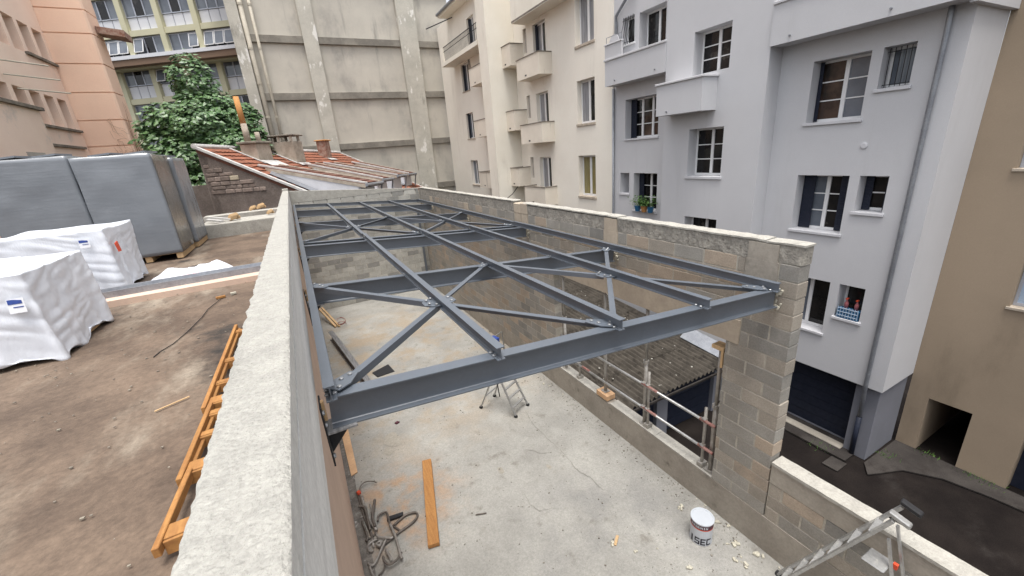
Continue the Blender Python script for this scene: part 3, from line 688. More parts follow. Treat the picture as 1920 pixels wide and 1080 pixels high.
for k in range(5):
    u = 12.94+k*.125
    mb.tube([FG.pt(u, 3.38, .02), FG.pt(u, 3.5, .10), FG.pt(u, 3.68, .15), FG.pt(u, 3.9, .11), FG.pt(u, 4.1, .05), FG.pt(u, 4.32, .03)], .009, 6)
for z, d in ((3.47, .1), (4.2, .045)): mb.tube([FG.pt(12.88, z, d), FG.pt(13.49, z, d)], .009, 6)
mb.build('bowed_grille', m_black, w)
for (u0, u1, a, b), br in zip(hb, (2, 2, 1, 1)): window(gb, FB, u0, u1, a, b, 0.38, sill=(m_whitesill if a != 1.72 else None), sillw=.08, bars=br, gm=[m_glass, m_glass])
# balconies
b1 = part('balcony', m_grey, gb, (11.70, 12.298, 3.70, 7.388, 2.0, 2.92), (11.701, 11.95, 3.701, 3.95, 2.92, 9.0))
part('coping', m_grey, b1, (11.66, 12.0, 3.66, 7.387, 2.921, 2.99), bevel=.008)
part('eave_return', m_grey, b1, (11.9, 14.02, 3.66, 3.779, 1.93, 2.1))
for u in (4.9, 6.9): MB().tube([(11.705, u, 2.14), (11.66, u, 2.14)], .022, 10).build('drain_spout', m_zinc, b1)
b2 = part('balcony', m_grey, gb, (11.10, 11.748, 8.87, 10.60, 0.66, 1.56))
part('coping', m_grey, b2, (11.05, 11.747, 8.83, 10.64, 1.561, 1.625), bevel=.01)
MB().tube([(11.11, 10.15, .76), (11.04, 10.15, .76)], .02, 10).build('drain_spout', m_zinc, b2)
b3 = part('balcony', m_grey, gb, (11.72, 12.298, 10.862, 13.86, 2.05, 2.92), (11.721, 11.80, 12.95, 13.859, 2.99, 3.45), (11.80, 12.297, 13.78, 13.858, 2.99, 3.45))
part('coping', m_grey, b3, (11.68, 11.9, 10.855, 13.9, 2.921, 2.988), (11.69, 11.83, 12.93, 13.89, 3.452, 3.50), bevel=.008)
for u in (11.3, 13.3): MB().tube([(11.725, u, 2.2), (11.68, u, 2.2)], .02, 10).build('drain_spout', m_zinc, b3)
mb = MB()
mb.tube([(11.75, 12.98, 3.72), (11.75, 13.8, 3.72)], .01, 6)
for u in (12.98, 13.8): mb.tube([(11.75, u, 3.5), (11.75, u, 3.72)], .01, 6)
mb.build('rail', m_zinc, b3)
# rain pipes
pp = MB().tube([(12.22, 4.12, 2.0), (12.22, 4.12, 1.9), (12.24, 4.12, 1.5), (12.24, 4.12, -6.6), (12.27, 4.13, -6.85), (12.40, 4.16, -7.15), (12.41, 4.16, -7.7)], .05, 12).build('rain_pipe', m_zinc, gb, smooth=True)
MB().tube([(12.41, 4.16, -7.7), (12.41, 4.16, -8.98)], .062, 12).build('boot', m_navy, pp, smooth=True)
for z in (-.3, -2.3, -4.3, -6.3): MB().lathe((12.24, 4.12, z), [(.056, 0), (.056, .03)], 12).build('clip', m_zinc, pp)
p2 = MB().tube([(12.16, 12.9, 5.3), (12.16, 13.0, 5.0), (12.18, 13.5, 4.65), (12.20, 13.78, 4.45), (12.22, 13.80, 4.2), (12.22, 13.80, 3.0)], .055, 10).build('rain_pipe', m_zinc, gb, smooth=True)
MB().tube([(12.22, 13.95, 2.0), (12.22, 13.96, -8.9)], .045, 10).build('rain_pipe', m_zinc, gb, smooth=True)
MB().lathe((12.16, 12.85, 5.2), [(.06, 0), (.16, .12), (.16, .2)], 12).build('rain_hopper', m_zinc, p2)
vt = MB().lathe((0, 0, 0), [(.075, 0), (.075, .02), (.05, .03)], 16)
for i_ in range(len(vt.v)): p = vt.v[i_]; vt.v[i_] = V(12.3-p.z, 5.18+p.x, -.57+p.y)
vt.build('wall_vent', m_whitesill, gb)

# ================================================================== BEIGE BUILDING (far right)
bb = thing('apartment_building', 'sand brown rendered building at the right edge with a dark doorway at its foot', 'building', (14.6, -2, GR))
FE = Fr((14.03, 0, 0), (0, 1, 0), (-1, 0, 0))
wn_ = [(1.45, 2.50, -4.33, -2.95), (1.75, 3.04, -1.25, 0.2)]
facade('wall', m_beige, bb, FE, -9.0, 3.778, GR, 9.0, [(2.51, 3.345, GR, -7.28), (0.4, 1.62, GR, -7.0)]+wn_, 0.5)
fpart('doorway_lining', m_beige, bb, FE, (2.45, 2.508, GR, -7.2, -4.6, -.501), (3.347, 3.41, GR, -7.2, -4.6, -.501), (2.509, 3.346, GR, -7.2, -4.66, -4.6), (2.509, 3.346, -7.279, -7.2, -4.599, -.501))
fpart('door', m_navy, bb, FE, (0.41, 1.61, GR+.01, -7.01, -.4, -.34))
for (u0, u1, a, b) in wn_: window(bb, FE, u0, u1, a, b, .18, sill=m_beigesill, bars=0, fm=m_alu, gm=m_skyglass)

# ================================================================== CREAM APARTMENT BUILDING
cb = thing('apartment_building', 'cream rendered apartment block with small box balconies behind the right wall', 'building', (13, 22, GR))
FC = Fr((12.25, 0, 0), (0, 1, 0), (-1, 0, 0))
hw = [(15.15, 16.40, 4.03, 5.85), (15.15, 16.40, 0.87, 2.66), (15.15, 16.40, -2.36, -0.51)]
hd = [(18.78, 19.92, 3.55, 5.76), (18.78, 19.92, 0.45, 2.66), (18.78, 19.92, -2.75, -0.50)]
hs_ = [(20.56, 20.90, 4.7, 5.82), (20.56, 20.90, 1.56, 2.68), (20.56, 20.90, -1.6, -0.48)]
facade('wall', m_cream, cb, FC, 14.003, 21.88, GR, 10.5, hw+hd+hs_, 0.3)
hf = [(28.45, 29.75, 4.15, 5.85), (28.45, 29.75, 1.02, 2.72), (28.45, 29.75, -2.25, -0.5), (26.9, 28.0, 6.45, 8.2)]
facade('wall', m_cream, cb, FC, 22.97, 33.65, GR, 9.1, hf, 0.3)
part('stair_tower', m_creamstain, cb, (10.62, 12.8, 21.89, 22.96, GR, 11.0))
ev = part('eave', m_creamstain, cb, (11.55, 12.9, 22.97, 31.3, 9.101, 9.3)); MB().tube([(11.5, 22.97, 9.28), (11.5, 31.3, 9.28)], .09, 10).build('gutter', m_zinc, ev)
for i, (u0, u1, a, b) in enumerate(hw): window(cb, FC, u0, u1, a, b, .24, sill=m_beigesill, sillw=.1, bars=0, gm=(m_glassc, [m_glass, m_glassc], m_glassy)[i], fwid=.08)
for i, (u0, u1, a, b) in enumerate(hd): window(cb, FC, u0, u1, a, b, .2, bars=(0, 0, 0)[i], gm=[m_glass, m_glassc], fwid=.07, sh=((.2, .2) if i == 0 else (0, 0)), name='balcony_door')
for (u0, u1, a, b) in hs_: fpart('slit_window', m_niche, cb, FC, (u0, u1, a, b, -.28, -.12))
for i, (u0, u1, a, b) in enumerate(hf): window(cb, FC, u0, u1, a, b, .18, sill=m_beigesill, bars=0, gm=[m_glass, m_glassg], sh=((.25, .25) if i != 2 else (0, 0)))
def balcony(x0, y0, y1, z0, z1, xw=12.248, drain=True):
    t = part('balcony', m_balc, cb, (x0, xw, y0, y1, z0, z0+.10), (x0, x0+.09, y0, y1, z0+.10, z1), (x0+.09, xw, y0, y0+.09, z0+.10, z1), (x0+.09, xw, y1-.09, y1, z0+.10, z1))
    part('ledge', m_ledge, t, (x0-.025, x0+.11, y0-.025, y1+.025, z1+.001, z1+.04), (x0+.111, xw, y0-.025, y0+.11, z1+.001, z1+.04), (x0+.111, xw, y1-.11, y1+.025, z1+.001, z1+.04))
    if drain: part('drain_slot', m_black, t, (x0-.004, x0+.01, y0+1.0*(y1-y0)*.55, y0+(y1-y0)*.55+.16, z0+.1, z0+.17))
    return t
for z in (3.32, 0.24, -2.92): balcony(11.5, 18.32, 20.45, z, z+0.93)
for z in (4.18, 1.0, -2.0): balcony(11.45, 20.95, 21.886, z+0.0, z+1.0)
for z in (4.0, 0.95, -2.25): balcony(11.45, 24.6, 26.5, z, z+1.0)
tb = part('balcony', m_creamstain, cb, (11.45, 12.248, 16.2, 20.6, 5.95, 6.08), (11.45, 11.53, 16.2, 20.6, 6.08, 7.1), (11.531, 12.247, 20.52, 20.6, 6.08, 7.1))
part('ledge', m_ledge, tb, (11.44, 11.449, 16.2, 20.6, 5.98, 6.05))
rb = part('railed_balcony', m_creamstain, cb, (11.3, 12.248, 24.6, 30.9, 5.95, 6.2), (11.3, 11.4, 30.4, 30.9, 6.2, 7.1))
mb = MB()
for k in range(30): mb.tube([(11.36, 24.7+k*.19, 6.2), (11.36, 24.7+k*.19, 7.05)], .014, 5)
mb.tube([(11.36, 24.6, 7.07), (11.36, 30.4, 7.07)], .025, 6); mb.tube([(11.36, 24.6, 6.8), (11.36, 30.4, 6.8)], .018, 6)
mb.build('railing', m_black, rb)
mb = MB()
for k in range(4): mb.bar((11.5, 26.3+.12*k, 5.05), (11.55, 26.5+.08*k, 5.6), .03, .02)
ch = mb.build('folded_chair', m_bark, label='folded wooden chair propped on a small cream balcony', cat='chair')
MB().tube([(11.9, 21.85, -2.9), (11.2, 21.8, -2.75), (11.0, 21.83, -2.55)], .014, 6)
cbw = MB().tube([(10.6, 22.0, -2.95), (10.9, 21.75, -2.72), (11.3, 21.6, -2.45), (11.7, 21.5, -2.0), (12.0, 21.4, -1.75), (12.24, 21.2, -1.85)], .022, 6).build('hanging_cable', m_cable, label='black cable sagging across the foot of the cream stair tower', cat='cable')
# ================================================================== CONCRETE PANEL BUILDING (back)
pb = thing('concrete_building', 'tall windowless concrete gable with pale pillars and darker bands at the back', 'building', (5.5, 33, GR))
YB = 33.7; KC = 1.07
part('core', m_conc, pb, (-1.18, 13.4, YB+.35, YB+3, GR, 14.0))
xs = [(-1.22, -0.56), (2.82, 3.74), (9.36, 10.72)]
for x0, x1 in xs: part('pillar', m_concp, pb, (x0, x1, YB, YB+.349, GR, 14.0), bevel=.02)
zb = [(11.29, 11.72), (7.85, 8.29), (4.39, 4.85), (0.98, 1.41), (-2.51, -2.05), (-6.0, -5.5)]
spans = [(-.558, 2.818), (3.742, 9.358), (10.722, 13.4)]
for i, (z0, z1) in enumerate(zb):
    for s0, s1 in spans: part('band', m_concb, pb, (s0, s1, YB+.12, YB+.349, z0, z1), bevel=.015)
pz = [14.0]+[z for b in zb for z in (b[1], b[0])]+[GR]
for k in range(0, len(pz)-1, 2):
    for s0, s1 in spans: part('panel', m_conc, pb, (s0+.002, s1-.002, YB+.30, YB+.349, pz[k+1]+.002, pz[k]-.002))
for x, r in ((-.38, .135), (0.14, .09)):
    o = MB().tube([(x, YB+.08, 13.9), (x+.02, YB+.08, -3)], r, 12).build('drain_pipe', m_pvc, pb, smooth=True)
    for z in (9.84, 7.4, 5.35, 3.3, 1.3): MB().lathe((x, YB+.08, z), [(r*1.18, 0), (r*1.18, .12)], 12).build('pipe_collar', m_pvc, o)
MB().slab([(-2.3, YB-1.4, 12.2), (-1.23, YB+.3, 11.4), (-1.23, YB+2, 11.4), (-2.7, YB+2, 12.2)], (0, 0, .9)).build('brown_canopy', m_soffit, pb)
MB().bar((10.6, 31.3, 8.4), (12.2, 30.2, 8.9), .05, .05).build('flag_bar', m_black, pb)

# ================================================================== YELLOW OFFICE BUILDING (back left)
yb = thing('office_building', 'olive yellow office building with ribbon windows and white panels behind the tree', 'building', (-4, 40, GR))
FY = Fr((-8.88, 40, 0), (.858, -.513, 0), (-.513, -.858, 0))
FZ = Fr(FY.pt(0, 0, -1.05), FY.U, FY.N)
fpart('core', m_olive, yb, FY, (-4.0, 10.3, 7.35, 17, -3.0, -.36)); fpart('core', m_olive, yb, FZ, (-4.0, 10.3, GR, 7.2, -3.0, -.36))
fpart('ledge', m_panelw, yb, FY, (-4, 10.3, 7.80, 8.02, -1.5, .16)); fpart('soffit', m_soffit, yb, FY, (-4, 10.3, 7.42, 7.798, -1.9, .10))
for F, levels in ((FY, [(8.02, 'small'), (9.10, 'beam'), (9.46, 'panel'), (10.20, 'win'), (11.35, 'beam2'), (11.75, 'small'), (12.8, 'beam')]), (FZ, [(7.42, 'top'), (6.42, 'win'), (5.60, 'panel'), (5.22, 'beam'), (4.2, 'win'), (3.45, 'panel'), (3.1, 'beam'), (2.0, 'win'), (1.2, 'panel')])):
    upw = F is FY
    c0 = 1.68
    hts = {'small': 1.06, 'beam': .34, 'panel': .74, 'win': 1.15, 'beam2': .4}
    if not upw: hts.update({'win': 1.0, 'panel': .8, 'beam': .36})
    zlo, zhi = (8.02, 13.2) if upw else (GR, 7.42)
    for k in range(-2, 4):
        uc = c0+2.5*k
        if uc < -3.6: continue
        fpart('column', m_olive, yb, F, (uc-.19, uc+.19, zlo, zhi, -.35, .06), bevel=.01)
    for z, kind in levels:
        if kind == 'top': continue
        z1 = z+hts[kind]
        if kind.startswith('beam'): fpart('spandrel_beam', m_olive, yb, F, (-4, 10.3, z, z1, -.35, .0)); continue
        for k in range(-2, 3):
            a, b = c0+2.5*k+.192, c0+2.5*(k+1)-.192
            if kind == 'panel':
                mb = MB()
                for q in range(3):
                    w_ = (b-a)/3; o = fpart('white_panel', m_panelw, yb, F, (a+w_*q+.03, a+w_*(q+1)-.03, z+.02, z1-.01, -.24, -.20))
                fpart('panel_rail', m_alu, yb, F, (a, b, z, z1, -.30, -.242))
            else:
                gms = random.choice(([m_glassg, m_glass, m_glassg], [m_glassg, m_glassg, m_glass], [m_glassg]*3))
                w = window(yb, F, a, b, z+.01, z1-.01, .16, fm=m_alu, gm=gms, lights=3, bars=0, fwid=.05)
                if kind == 'small' or (not upw and k == 0 and z > 6):
                    nn = (range(3) if kind == 'small' else [0])
                    for q in nn:                 # tilted open lights
                        if kind == 'small' and random.random() < .3: continue
                        w_ = (b-a)/3; a0, a1 = a+w_*q+.05, a+w_*(q+1)-.04
                        mb = MB(); t0, t1 = F.pt(a0, z1-.12, -.13), F.pt(a1, z1-.12, -.13); q0, q1 = F.pt(a0, z+.14, .12), F.pt(a1, z+.14, .12)
                        for p_, q_ in ((t0, t1), (q0, q1), (t0, q0), (t1, q1)): mb.bar(p_, q_, .05, .04, F.N)
                        s_ = mb.build('open_light', m_white, w)
                        MB().slab([t0, t1, q1, q0], F.N*.01).build('tilted_pane', m_glassg, w)

# ================================================================== SALMON BUILDING (left)
sb = thing('apartment_building', 'salmon pink rendered building with deep blank window niches at upper left', 'building', (-10, 24, GR))
FS = Fr((-8.55, 0, 0), (0, 1, 0), (1, 0, 0))
r1 = [(27.83-1.14*k, 27.83-1.14*k+.86, 5.44, 6.73) for k in range(7)]
r2 = [(24.0+1.2*k, 24.0+1.2*k+.86, 2.55, 3.86) for k in (-4, -3, -2, -1, 0, 1, 2, 3)]
r3 = [(24.4+1.2*k, 25.2+1.2*k, 8.4, 9.9) for k in (-3, -2, -1, 0, 1, 2)]
facade('wall', m_salmon2, sb, FS, 14.0, 28.95, GR, 14.0, r1+r2+r3, 0.38)
fpart('niche_back', m_niche, sb, FS, (14.2, 28.9, 5.3, 6.9, -.5, -.381), (14.2, 28.9, 2.4, 4.0, -.5, -.381), (14.2, 28.9, 8.2, 10.0, -.5, -.381))
fpart('string_course', m_ledge, sb, FS, (26.3, 28.93, 5.38, 5.48, .0, .12)); fpart('string_course', m_ledge, sb, FS, (24.0, 28.8, 2.45, 2.55, .0, .12)); fpart('string_course', m_ledge, sb, FS, (23.9, 28.5, 1.68, 1.78, .0, .10))
part('projecting_bay', m_salmon2, sb, (-8.548, -8.05, 18.0, 23.9, GR, 2.9)); part('bay_ledge', m_ledge, sb, (-8.547, -7.93, 18.0, 24.05, 2.901, 3.02))
part('bay_window', m_niche, sb, (-8.049, -8.03, 21.6, 22.9, .7, 1.3))
tz = [14, 12.6, 11.3, 10.1, 8.95, 7.83, 6.83, 5.54, 4.28, 3.02, 1.80, .5, -.8, -2.1, -4, GR]
tw_ = part('tower_core', m_salmon, sb, (-9.5, -6.84, 29.02, 30.3, GR, 14.0))
for k in range(len(tz)-1):
    MB().slab([(-9.4, 28.955, tz[k+1]+.025), (-6.87, 28.96, tz[k+1]+.025), (-6.79, 29.04, tz[k+1]+.025), (-6.74, 30.33, tz[k+1]+.025), (-9.4, 30.33, tz[k+1]+.025)], (0, 0, tz[k]-tz[k+1]-.05)).build('render_panel', m_salmon, sb)
MB().slab([(-6.74, 29.5, 7.0), (-5.6, 29.0, 6.75), (-5.6, 30.2, 6.75), (-6.74, 30.3, 7.0)], (0, 0, .3)).build('porch_roof', m_brick, sb)
mb = MB()
for k in range(3): mb.tube([(-8.5, 23.0+.6*k, 4.55-.4*k), (-7.3, 24.0+.6*k, 4.5-.4*k)], .03, 6)
mb.build('wall_pole', m_pvc, sb)
# bare creeper stems on the corner of the tower
mb = MB()
for k in range(26):
    z = random.uniform(-1, 3.2); x = random.uniform(-7.6, -6.8); p = V(x, 28.93, z); pts = [p]
    for q in range(5):
        p = p+V(random.uniform(-.05, .22), random.uniform(-.06, .0), random.uniform(-.35, .05)); p.x = min(p.x, -6.7); pts.append(p)
    mb.tube(pts, .008, 4, .003)
for k in range(14):
    p = V(-6.72, 29.1+random.random()*.9, -1); pts = [p]
    for q in range(9): p = p+V(random.uniform(-.03, .03), random.uniform(-.1, .1), random.uniform(.3, .7)); pts.append(p)
    mb.tube(pts, .016, 4, .005)
mb.build('dry_creeper', M('dry_stem', (0.36, 0.24, 0.16), (0.26, 0.17, 0.12), 5, .95, 0), label='dry brown creeper stems clinging to the corner of the salmon tower', cat='creeper', smooth=True)

# ================================================================== SMALL TILED HOUSE
hs2 = thing('tiled_house', 'small old house with red tiled roof and rough stone gable behind the far wall', 'house', (1, 24, GR))
KH = 1.07; HP = V(-3.10, 21.4, 1.09); HD = V(.504, .864, 0).normalized(); HE = V(.864, -.504, 0).normalized(); HK = .5
HD3 = HD+V(0, 0, -.027)
def hp(s, w, dz=0): return HP+(HD3*s+HE*w+V(0, 0, -HK*w))*KH+V(0, 0, dz)
def hh(s, w): return HP+(HD3*s+HE*w)*KH
SL, WL = 12.4, 4.7
hn = HD3.cross(HE+V(0, 0, -HK)).normalized(); hn = hn if hn.z > 0 else -hn
MB().slab([hp(0, 0, -.06), hp(SL, 0, -.06), hp(SL, 6.2, -.06), hp(3.4, 6.2, -.06), hp(0, WL-.65, -.06)], (0, 0, -.12)).build('roof_deck', m_tiled, hs2)
MB().slab([hp(.02, .05, -.2), hp(SL-.1, .05, -.2), V(hp(SL-.1, .05).x, hp(SL-.1, .05).y, GR), V(hp(.02, .05).x, hp(.02, .05).y, GR)], HE*.3).build('back_wall', m_rubble, hs2)
# tiles: overlapping courses, each tile a curved piece
tl = MB(); cw, tw2 = .34, .24
import_rows = int(6.1/cw)
for r_ in range(import_rows):
    w0 = r_*cw*.97+.04; w1 = w0+cw*1.12
    smax = SL-.1; n = int(smax/tw2)
    for i in range(n):
        s0 = .08+i*tw2
        if w0 > 3.7+s0*.72: continue
        lift0, lift1 = .0, .05+random.uniform(-.006, .008)
        a = hp(s0, w0)+hn*lift0; b = hp(s0+tw2*.5, w0)+hn*(lift0+.018); c = hp(s0+tw2*.97, w0)+hn*lift0
        jit = random.uniform(-.02, .02)
        d = hp(s0, w1+jit)+hn*lift1; e = hp(s0+tw2*.5, w1+jit)+hn*(lift1+.02); f = hp(s0+tw2*.97, w1+jit)+hn*lift1
        tl.add([a, b, c, d, e, f, d-hn*.03, e-hn*.03, f-hn*.03], [(0, 1, 4, 3), (1, 2, 5, 4), (3, 4, 7, 6), (4, 5, 8, 7)])
o = tl.build('roof_tiles', m_tile, hs2, fixn=False); o['kind'] = 'stuff'
mb = MB(); mb.tube([hp(s, -.02, .05) for s in (-.05, 3, 6, 9, SL)], .10, 8); mb.build('ridge_cap', m_flash, hs2)
for s_, wl in ((0, WL-.6), (SL, 6.1)):
    mb = MB(); mb.bar(hp(s_, -.05, .03), hp(s_, wl, .03), .16, .09, hn); mb.build('verge_flashing', m_flash, hs2)
# gable of rubble stone below the near verge
g0, g1 = hp(.02, 0, -.14), hp(.02, WL-.62, -.14)
MB().slab([V(g0.x, g0.y, GR), V(g1.x, g1.y, GR), g1, g0], HD*.4).build('gable_wall', m_rubble, hs2)
GU = HE; Gn = -HD
FGa = Fr(V(g0.x, g0.y, 0), GU, Gn)
random.seed(11); z = -.80
while z < .34:
    h = random.uniform(.15, .22); u = .12+random.uniform(-.08, .08)
    while True:
        w_ = random.uniform(.24, .62); top = 0.95-HK*(u+w_)-.16
        if z+h > top or u+w_ > 2.5: break
        mb = MB(); FGa.box(mb, u+.012, u+w_-.012, z+.012, z+h-.012, -.05, random.uniform(.015, .05))
        mt = m_stonep if (abs(u-1.05) < .2 and -.45 < z < -.1) else m_stone
        mb.build('stone', mt, hs2, bevel=.022); u += w_
    z += h
random.seed(5)
part('rear_wall', m_rubble, hs2, (-5.5, -3.2, 22.6, 22.9, GR, -.4))
# chimneys
def chim(name_s, mat, s0, s1, w0, w1, ztop):
    mb = MB(); mb.slab([hp(s0, w0, -.3), hp(s1, w0, -.3), hp(s1, w1, -.3), hp(s0, w1, -.3)], (0, 0, 0))
    mb = MB(); b = [hp(s0, w0), hp(s1, w0), hp(s1, w1), hp(s0, w1)]
    mb.add([V(p.x, p.y, p.z-.25) for p in b]+[V(p.x, p.y, ztop) for p in b], [(3, 2, 1, 0), (4, 5, 6, 7), (0, 1, 5, 4), (1, 2, 6, 5), (2, 3, 7, 6), (3, 0, 4, 7)])
    return mb.build('chimney', mat, hs2, bevel=.02)
def capz(par, s0, s1, w0, w1, z, t, mat, g=.08):
    mb = MB(); b = [hp(s0-g, w0-g), hp(s1+g, w0-g), hp(s1+g, w1+g), hp(s0-g, w1+g)]
    mb.add([V(p.x, p.y, z) for p in b]+[V(p.x, p.y, z+t) for p in b], [(3, 2, 1, 0), (4, 5, 6, 7), (0, 1, 5, 4), (1, 2, 6, 5), (2, 3, 7, 6), (3, 0, 4, 7)])
    mb.build('chimney_cap', mat, par, bevel=.02)
c1 = chim('a', m_chim, 1.75, 2.75, .55, 1.25, 1.18); capz(c1, 1.75, 2.75, .55, 1.25, 1.181, .10, m_ledge)
q = hp(2.0, .8); MB().tube([(q.x, q.y, 1.28), (q.x, q.y, 2.05)], .14, 12, .12).build('flue', m_chim, c1, smooth=True)
MB().tube([(q.x, q.y, 2.0), (q.x-.02, q.y, 3.15)], .12, 12, .11).build('terracotta_pot', m_terra, c1, smooth=True)
q = hp(2.5, .95); MB().tube([(q.x, q.y, 1.28), (q.x, q.y, 1.7)], .11, 12, .10).build('terracotta_pot', m_chim, c1, smooth=True)
c2 = chim('b', m_chim, 4.2, 5.0, .2, 1.5, 1.30)
mb = MB()
for s_, w_ in ((4.25, .25), (4.25, .8), (4.25, 1.4), (4.9, .25), (4.9, .8), (4.9, 1.4)): p = hp(s_, w_); mb.box(p.x-.07, p.x+.07, p.y-.07, p.y+.07, 1.299, 1.56)
mb.build('cap_post', m_chim, c2); capz(c2, 4.2, 5.0, .2, 1.5, 1.561, .07, m_ledge)
c3 = chim('c', m_brick, 8.5, 9.1, .45, .95, 1.44); capz(c3, 8.5, 9.1, .45, .95, 1.441, .06, m_terra, .08)
for s0, s1, w0, w1 in ((1.7, 2.9, 1.25, 1.75), (4.1, 5.1, 1.5, 1.75), (8.4, 9.2, .95, 1.15)):
    MB().slab([hp(s0, w0)+hn*.09, hp(s1, w0)+hn*.09, hp(s1, w1)+hn*.09, hp(s0, w1)+hn*.09], hn*.015).build('lead_flashing', m_flash, hs2)
for s0 in (1.72, 4.12):
    MB().bar(hp(s0, .1)+hn*.08, hp(s0, 1.5)+hn*.08, .12, .03, hn).build('lead_flashing', m_flash, hs2)
# four shed dormers with tiled flat tops, white edges and gutters
for i, (s0, s1, w0, w1, ze) in enumerate(((.69, 2.25, 1.86, 6.0, -.88), (4.3, 5.6, 1.74, 5.4, -.90), (6.5, 7.9, 1.67, 5.45, -.86), (10.2, 11.6, 1.62, 5.0, -.95))):
    zs_ = hp(s0, w0).z+.05
    def dp(s, t, dz=0): b = hh(s, w0+(w1-w0)*t); return V(b.x, b.y, zs_+(ze*KH-zs_)*t-.029*(s-s0)+dz)
    d_ = MB().slab([dp(s0, 0), dp(s1, 0), dp(s1, 1), dp(s0, 1)], (0, 0, .07)).build('dormer_roof', m_tiled, hs2)
    mb = MB(); nr = 11
    for r_ in range(nr):
        for k in range(5):
            a, b = s0+.18+(s1-s0-.36)*k/5, s0+.18+(s1-s0-.36)*(k+.95)/5
            t0, t1 = r_/nr, (r_+1.1)/nr
            mb.slab([dp(a, t0, .075), dp(b, t0, .075), dp(b, min(t1, 1), .11), dp(a, min(t1, 1), .11)], (0, 0, .02))
    x_ = mb.build('dormer_tiles', m_tiled, d_); x_['kind'] = 'stuff'
    for s_ in (s0+.06, s1-.06): MB().bar(dp(s_, -.02, .10), dp(s_, 1.01, .11), .11, .07, (0, 0, 1)).build('edge_flashing', m_flash if s_ < s0+.1 else m_chim, d_)
    for s_ in (s0, s1): MB().bar(dp(s_, .05, -.03), dp(s_, 1, -.03), .04, .14, (0, 0, 1)).build('barge_board', m_chim, d_)
    MB().bar(dp(s0, 1.0, .0)+HE*.03, dp(s1, 1.0, .0)+HE*.03, .04, .16, (0, 0, 1)).build('fascia', m_black, d_)
    MB().tube([dp(s0-.15, 1.0, .02)+HE*.1, dp(s1+.15, 1.0, .02)+HE*.1], .07, 8).build('gutter', m_zinc, d_)
    MB().tube([dp(s1, 1.0, -.03)+HE*.1, dp(s1+.05, 1, -.3)+HE*.02, dp(s1, 1, -1.0)-HE*.1], .04, 8).build('down_pipe', m_zinc, d_)
    c0, c1_ = hh(s0, w0+.5), hh(s0, w1-.25)
    MB().slab([V(c0.x, c0.y, hp(s0, w0+.5).z), V(c1_.x, c1_.y, hp(s0, w1-.25).z), V(c1_.x, c1_.y, dp(s0, .94).z-.005), V(c0.x, c0.y, dp(s0, .12).z-.005)], HD*.08).build('cheek', m_whitesill, d_)
    e0, e1 = hh(s0, w1-.25), hh(s1, w1-.25)
    MB().slab([V(e0.x, e0.y, hp(s0, w1).z), V(e1.x, e1.y, hp(s1, w1).z), V(e1.x, e1.y, dp(s1, .94).z-.01), V(e0.x, e0.y, dp(s0, .94).z-.01)], -HE*.08).build('front', m_panelw, d_)
    MB().slab([hp(s0-.5, w0+.6)+hn*.1, hp(s0-.02, w0+.4)+hn*.1, hp(s0-.02, w1-.3)+hn*.1, hp(s0-.6, w1-.3)+hn*.1], hn*.012).build('lead_valley', m_zinc, hs2)
part('house_body', m_rubble, hs2, (2.5, 9.5, 21.8, 24.5, GR, -3.1))
# ================================================================== GARAGES WITH CORRUGATED ROOF (seen through the opening)
ga = thing('garage_row', 'low row of garages with mossy corrugated roof in the courtyard beyond the opening', 'garage', (8.2, 12, GR))
part('front_wall', m_grey2, ga, (5.1, 5.6, 7.67, 7.85, GR, -7.42), (8.40, 8.86, 7.60, 7.86, GR, -7.42), (11.0, 11.25, 7.60, 7.86, GR, -7.42), (5.1, 11.25, 7.72, 7.86, -7.45, -7.25))
for a, b in ((5.601, 8.399), (8.861, 10.999)):
    d_ = part('garage_door', m_navy, ga, (a, b, 7.74, 7.80, GR, -7.452))
    part('door_panel', m_navy, d_, *[(a+.05, b-.05, 7.728, 7.7395, GR+.05+k*.37, GR+.39+k*.37) for k in range(4)])
part('side_wall', m_grey2, ga, (5.0, 5.099, 7.7, 17.5, GR, -7.2), (11.251, 11.4, 7.7, 17.5, GR, -7.35), (5.1, 11.25, 17.3, 17.5, GR, -6.6))
for j, (y0, y1) in enumerate(((7.38, 9.0), (8.85, 10.5), (10.35, 12.0), (11.85, 13.5), (13.35, 15.0), (14.85, 17.6))):
    for i in range(6):
        x0 = 5.02+i*1.12; x1 = min(x0+1.145, 11.72); mb = MB(); n = 48
        for k in range(n+1):
            x = x0+(x1-x0)*k/n; zz = .052*math.sin(2*math.pi*x/.19)+.010*((i+j) % 2)
            for y in (y0, (y0+y1)/2, y1): mb.v.append(V(x, y, -7.24+.085*(y-7.38)+zz+.012*(y1-y)/(y1-y0)*2-.05*math.sin(x*.4)))
        for k in range(n):
            for q in (0, 1): a = k*3+q; mb.f.append((a, a+3, a+4, a+1))
        nn = len(mb.v)
        mb.v += [v-V(0, 0, .012) for v in mb.v[:nn]]
        for k in range(n):
            for q in (0, 1): a = nn+k*3+q; mb.f.append((a, a+1, a+4, a+3))
            mb.f.append((k*3, nn+k*3, nn+k*3+3, k*3+3))
        mb.build('corrugated_sheet', m_eter, ga, smooth=True, fixn=False)
MB().bar((5.0, 7.36, -7.30), (11.3, 7.36, -7.34), .04, .07).build('eaves_trim', m_pave, ga)
MB().slab([(11.3, 7.4, -7.12), (11.73, 7.4, -6.85), (11.73, 9.3, -6.65), (11.3, 9.3, -6.95)], (0, 0, .02)).build('side_flashing', m_zinc, ga)
mb = MB()
for k in range(70): 
    x, y = random.uniform(5.3, 11), random.uniform(7.6, 15); mb.obox((x, y, -7.17+.085*(y-7.38)), V(.02, .01, 0)*random.uniform(.5, 1.4), V(-.01, .02, 0), V(0, 0, .012))
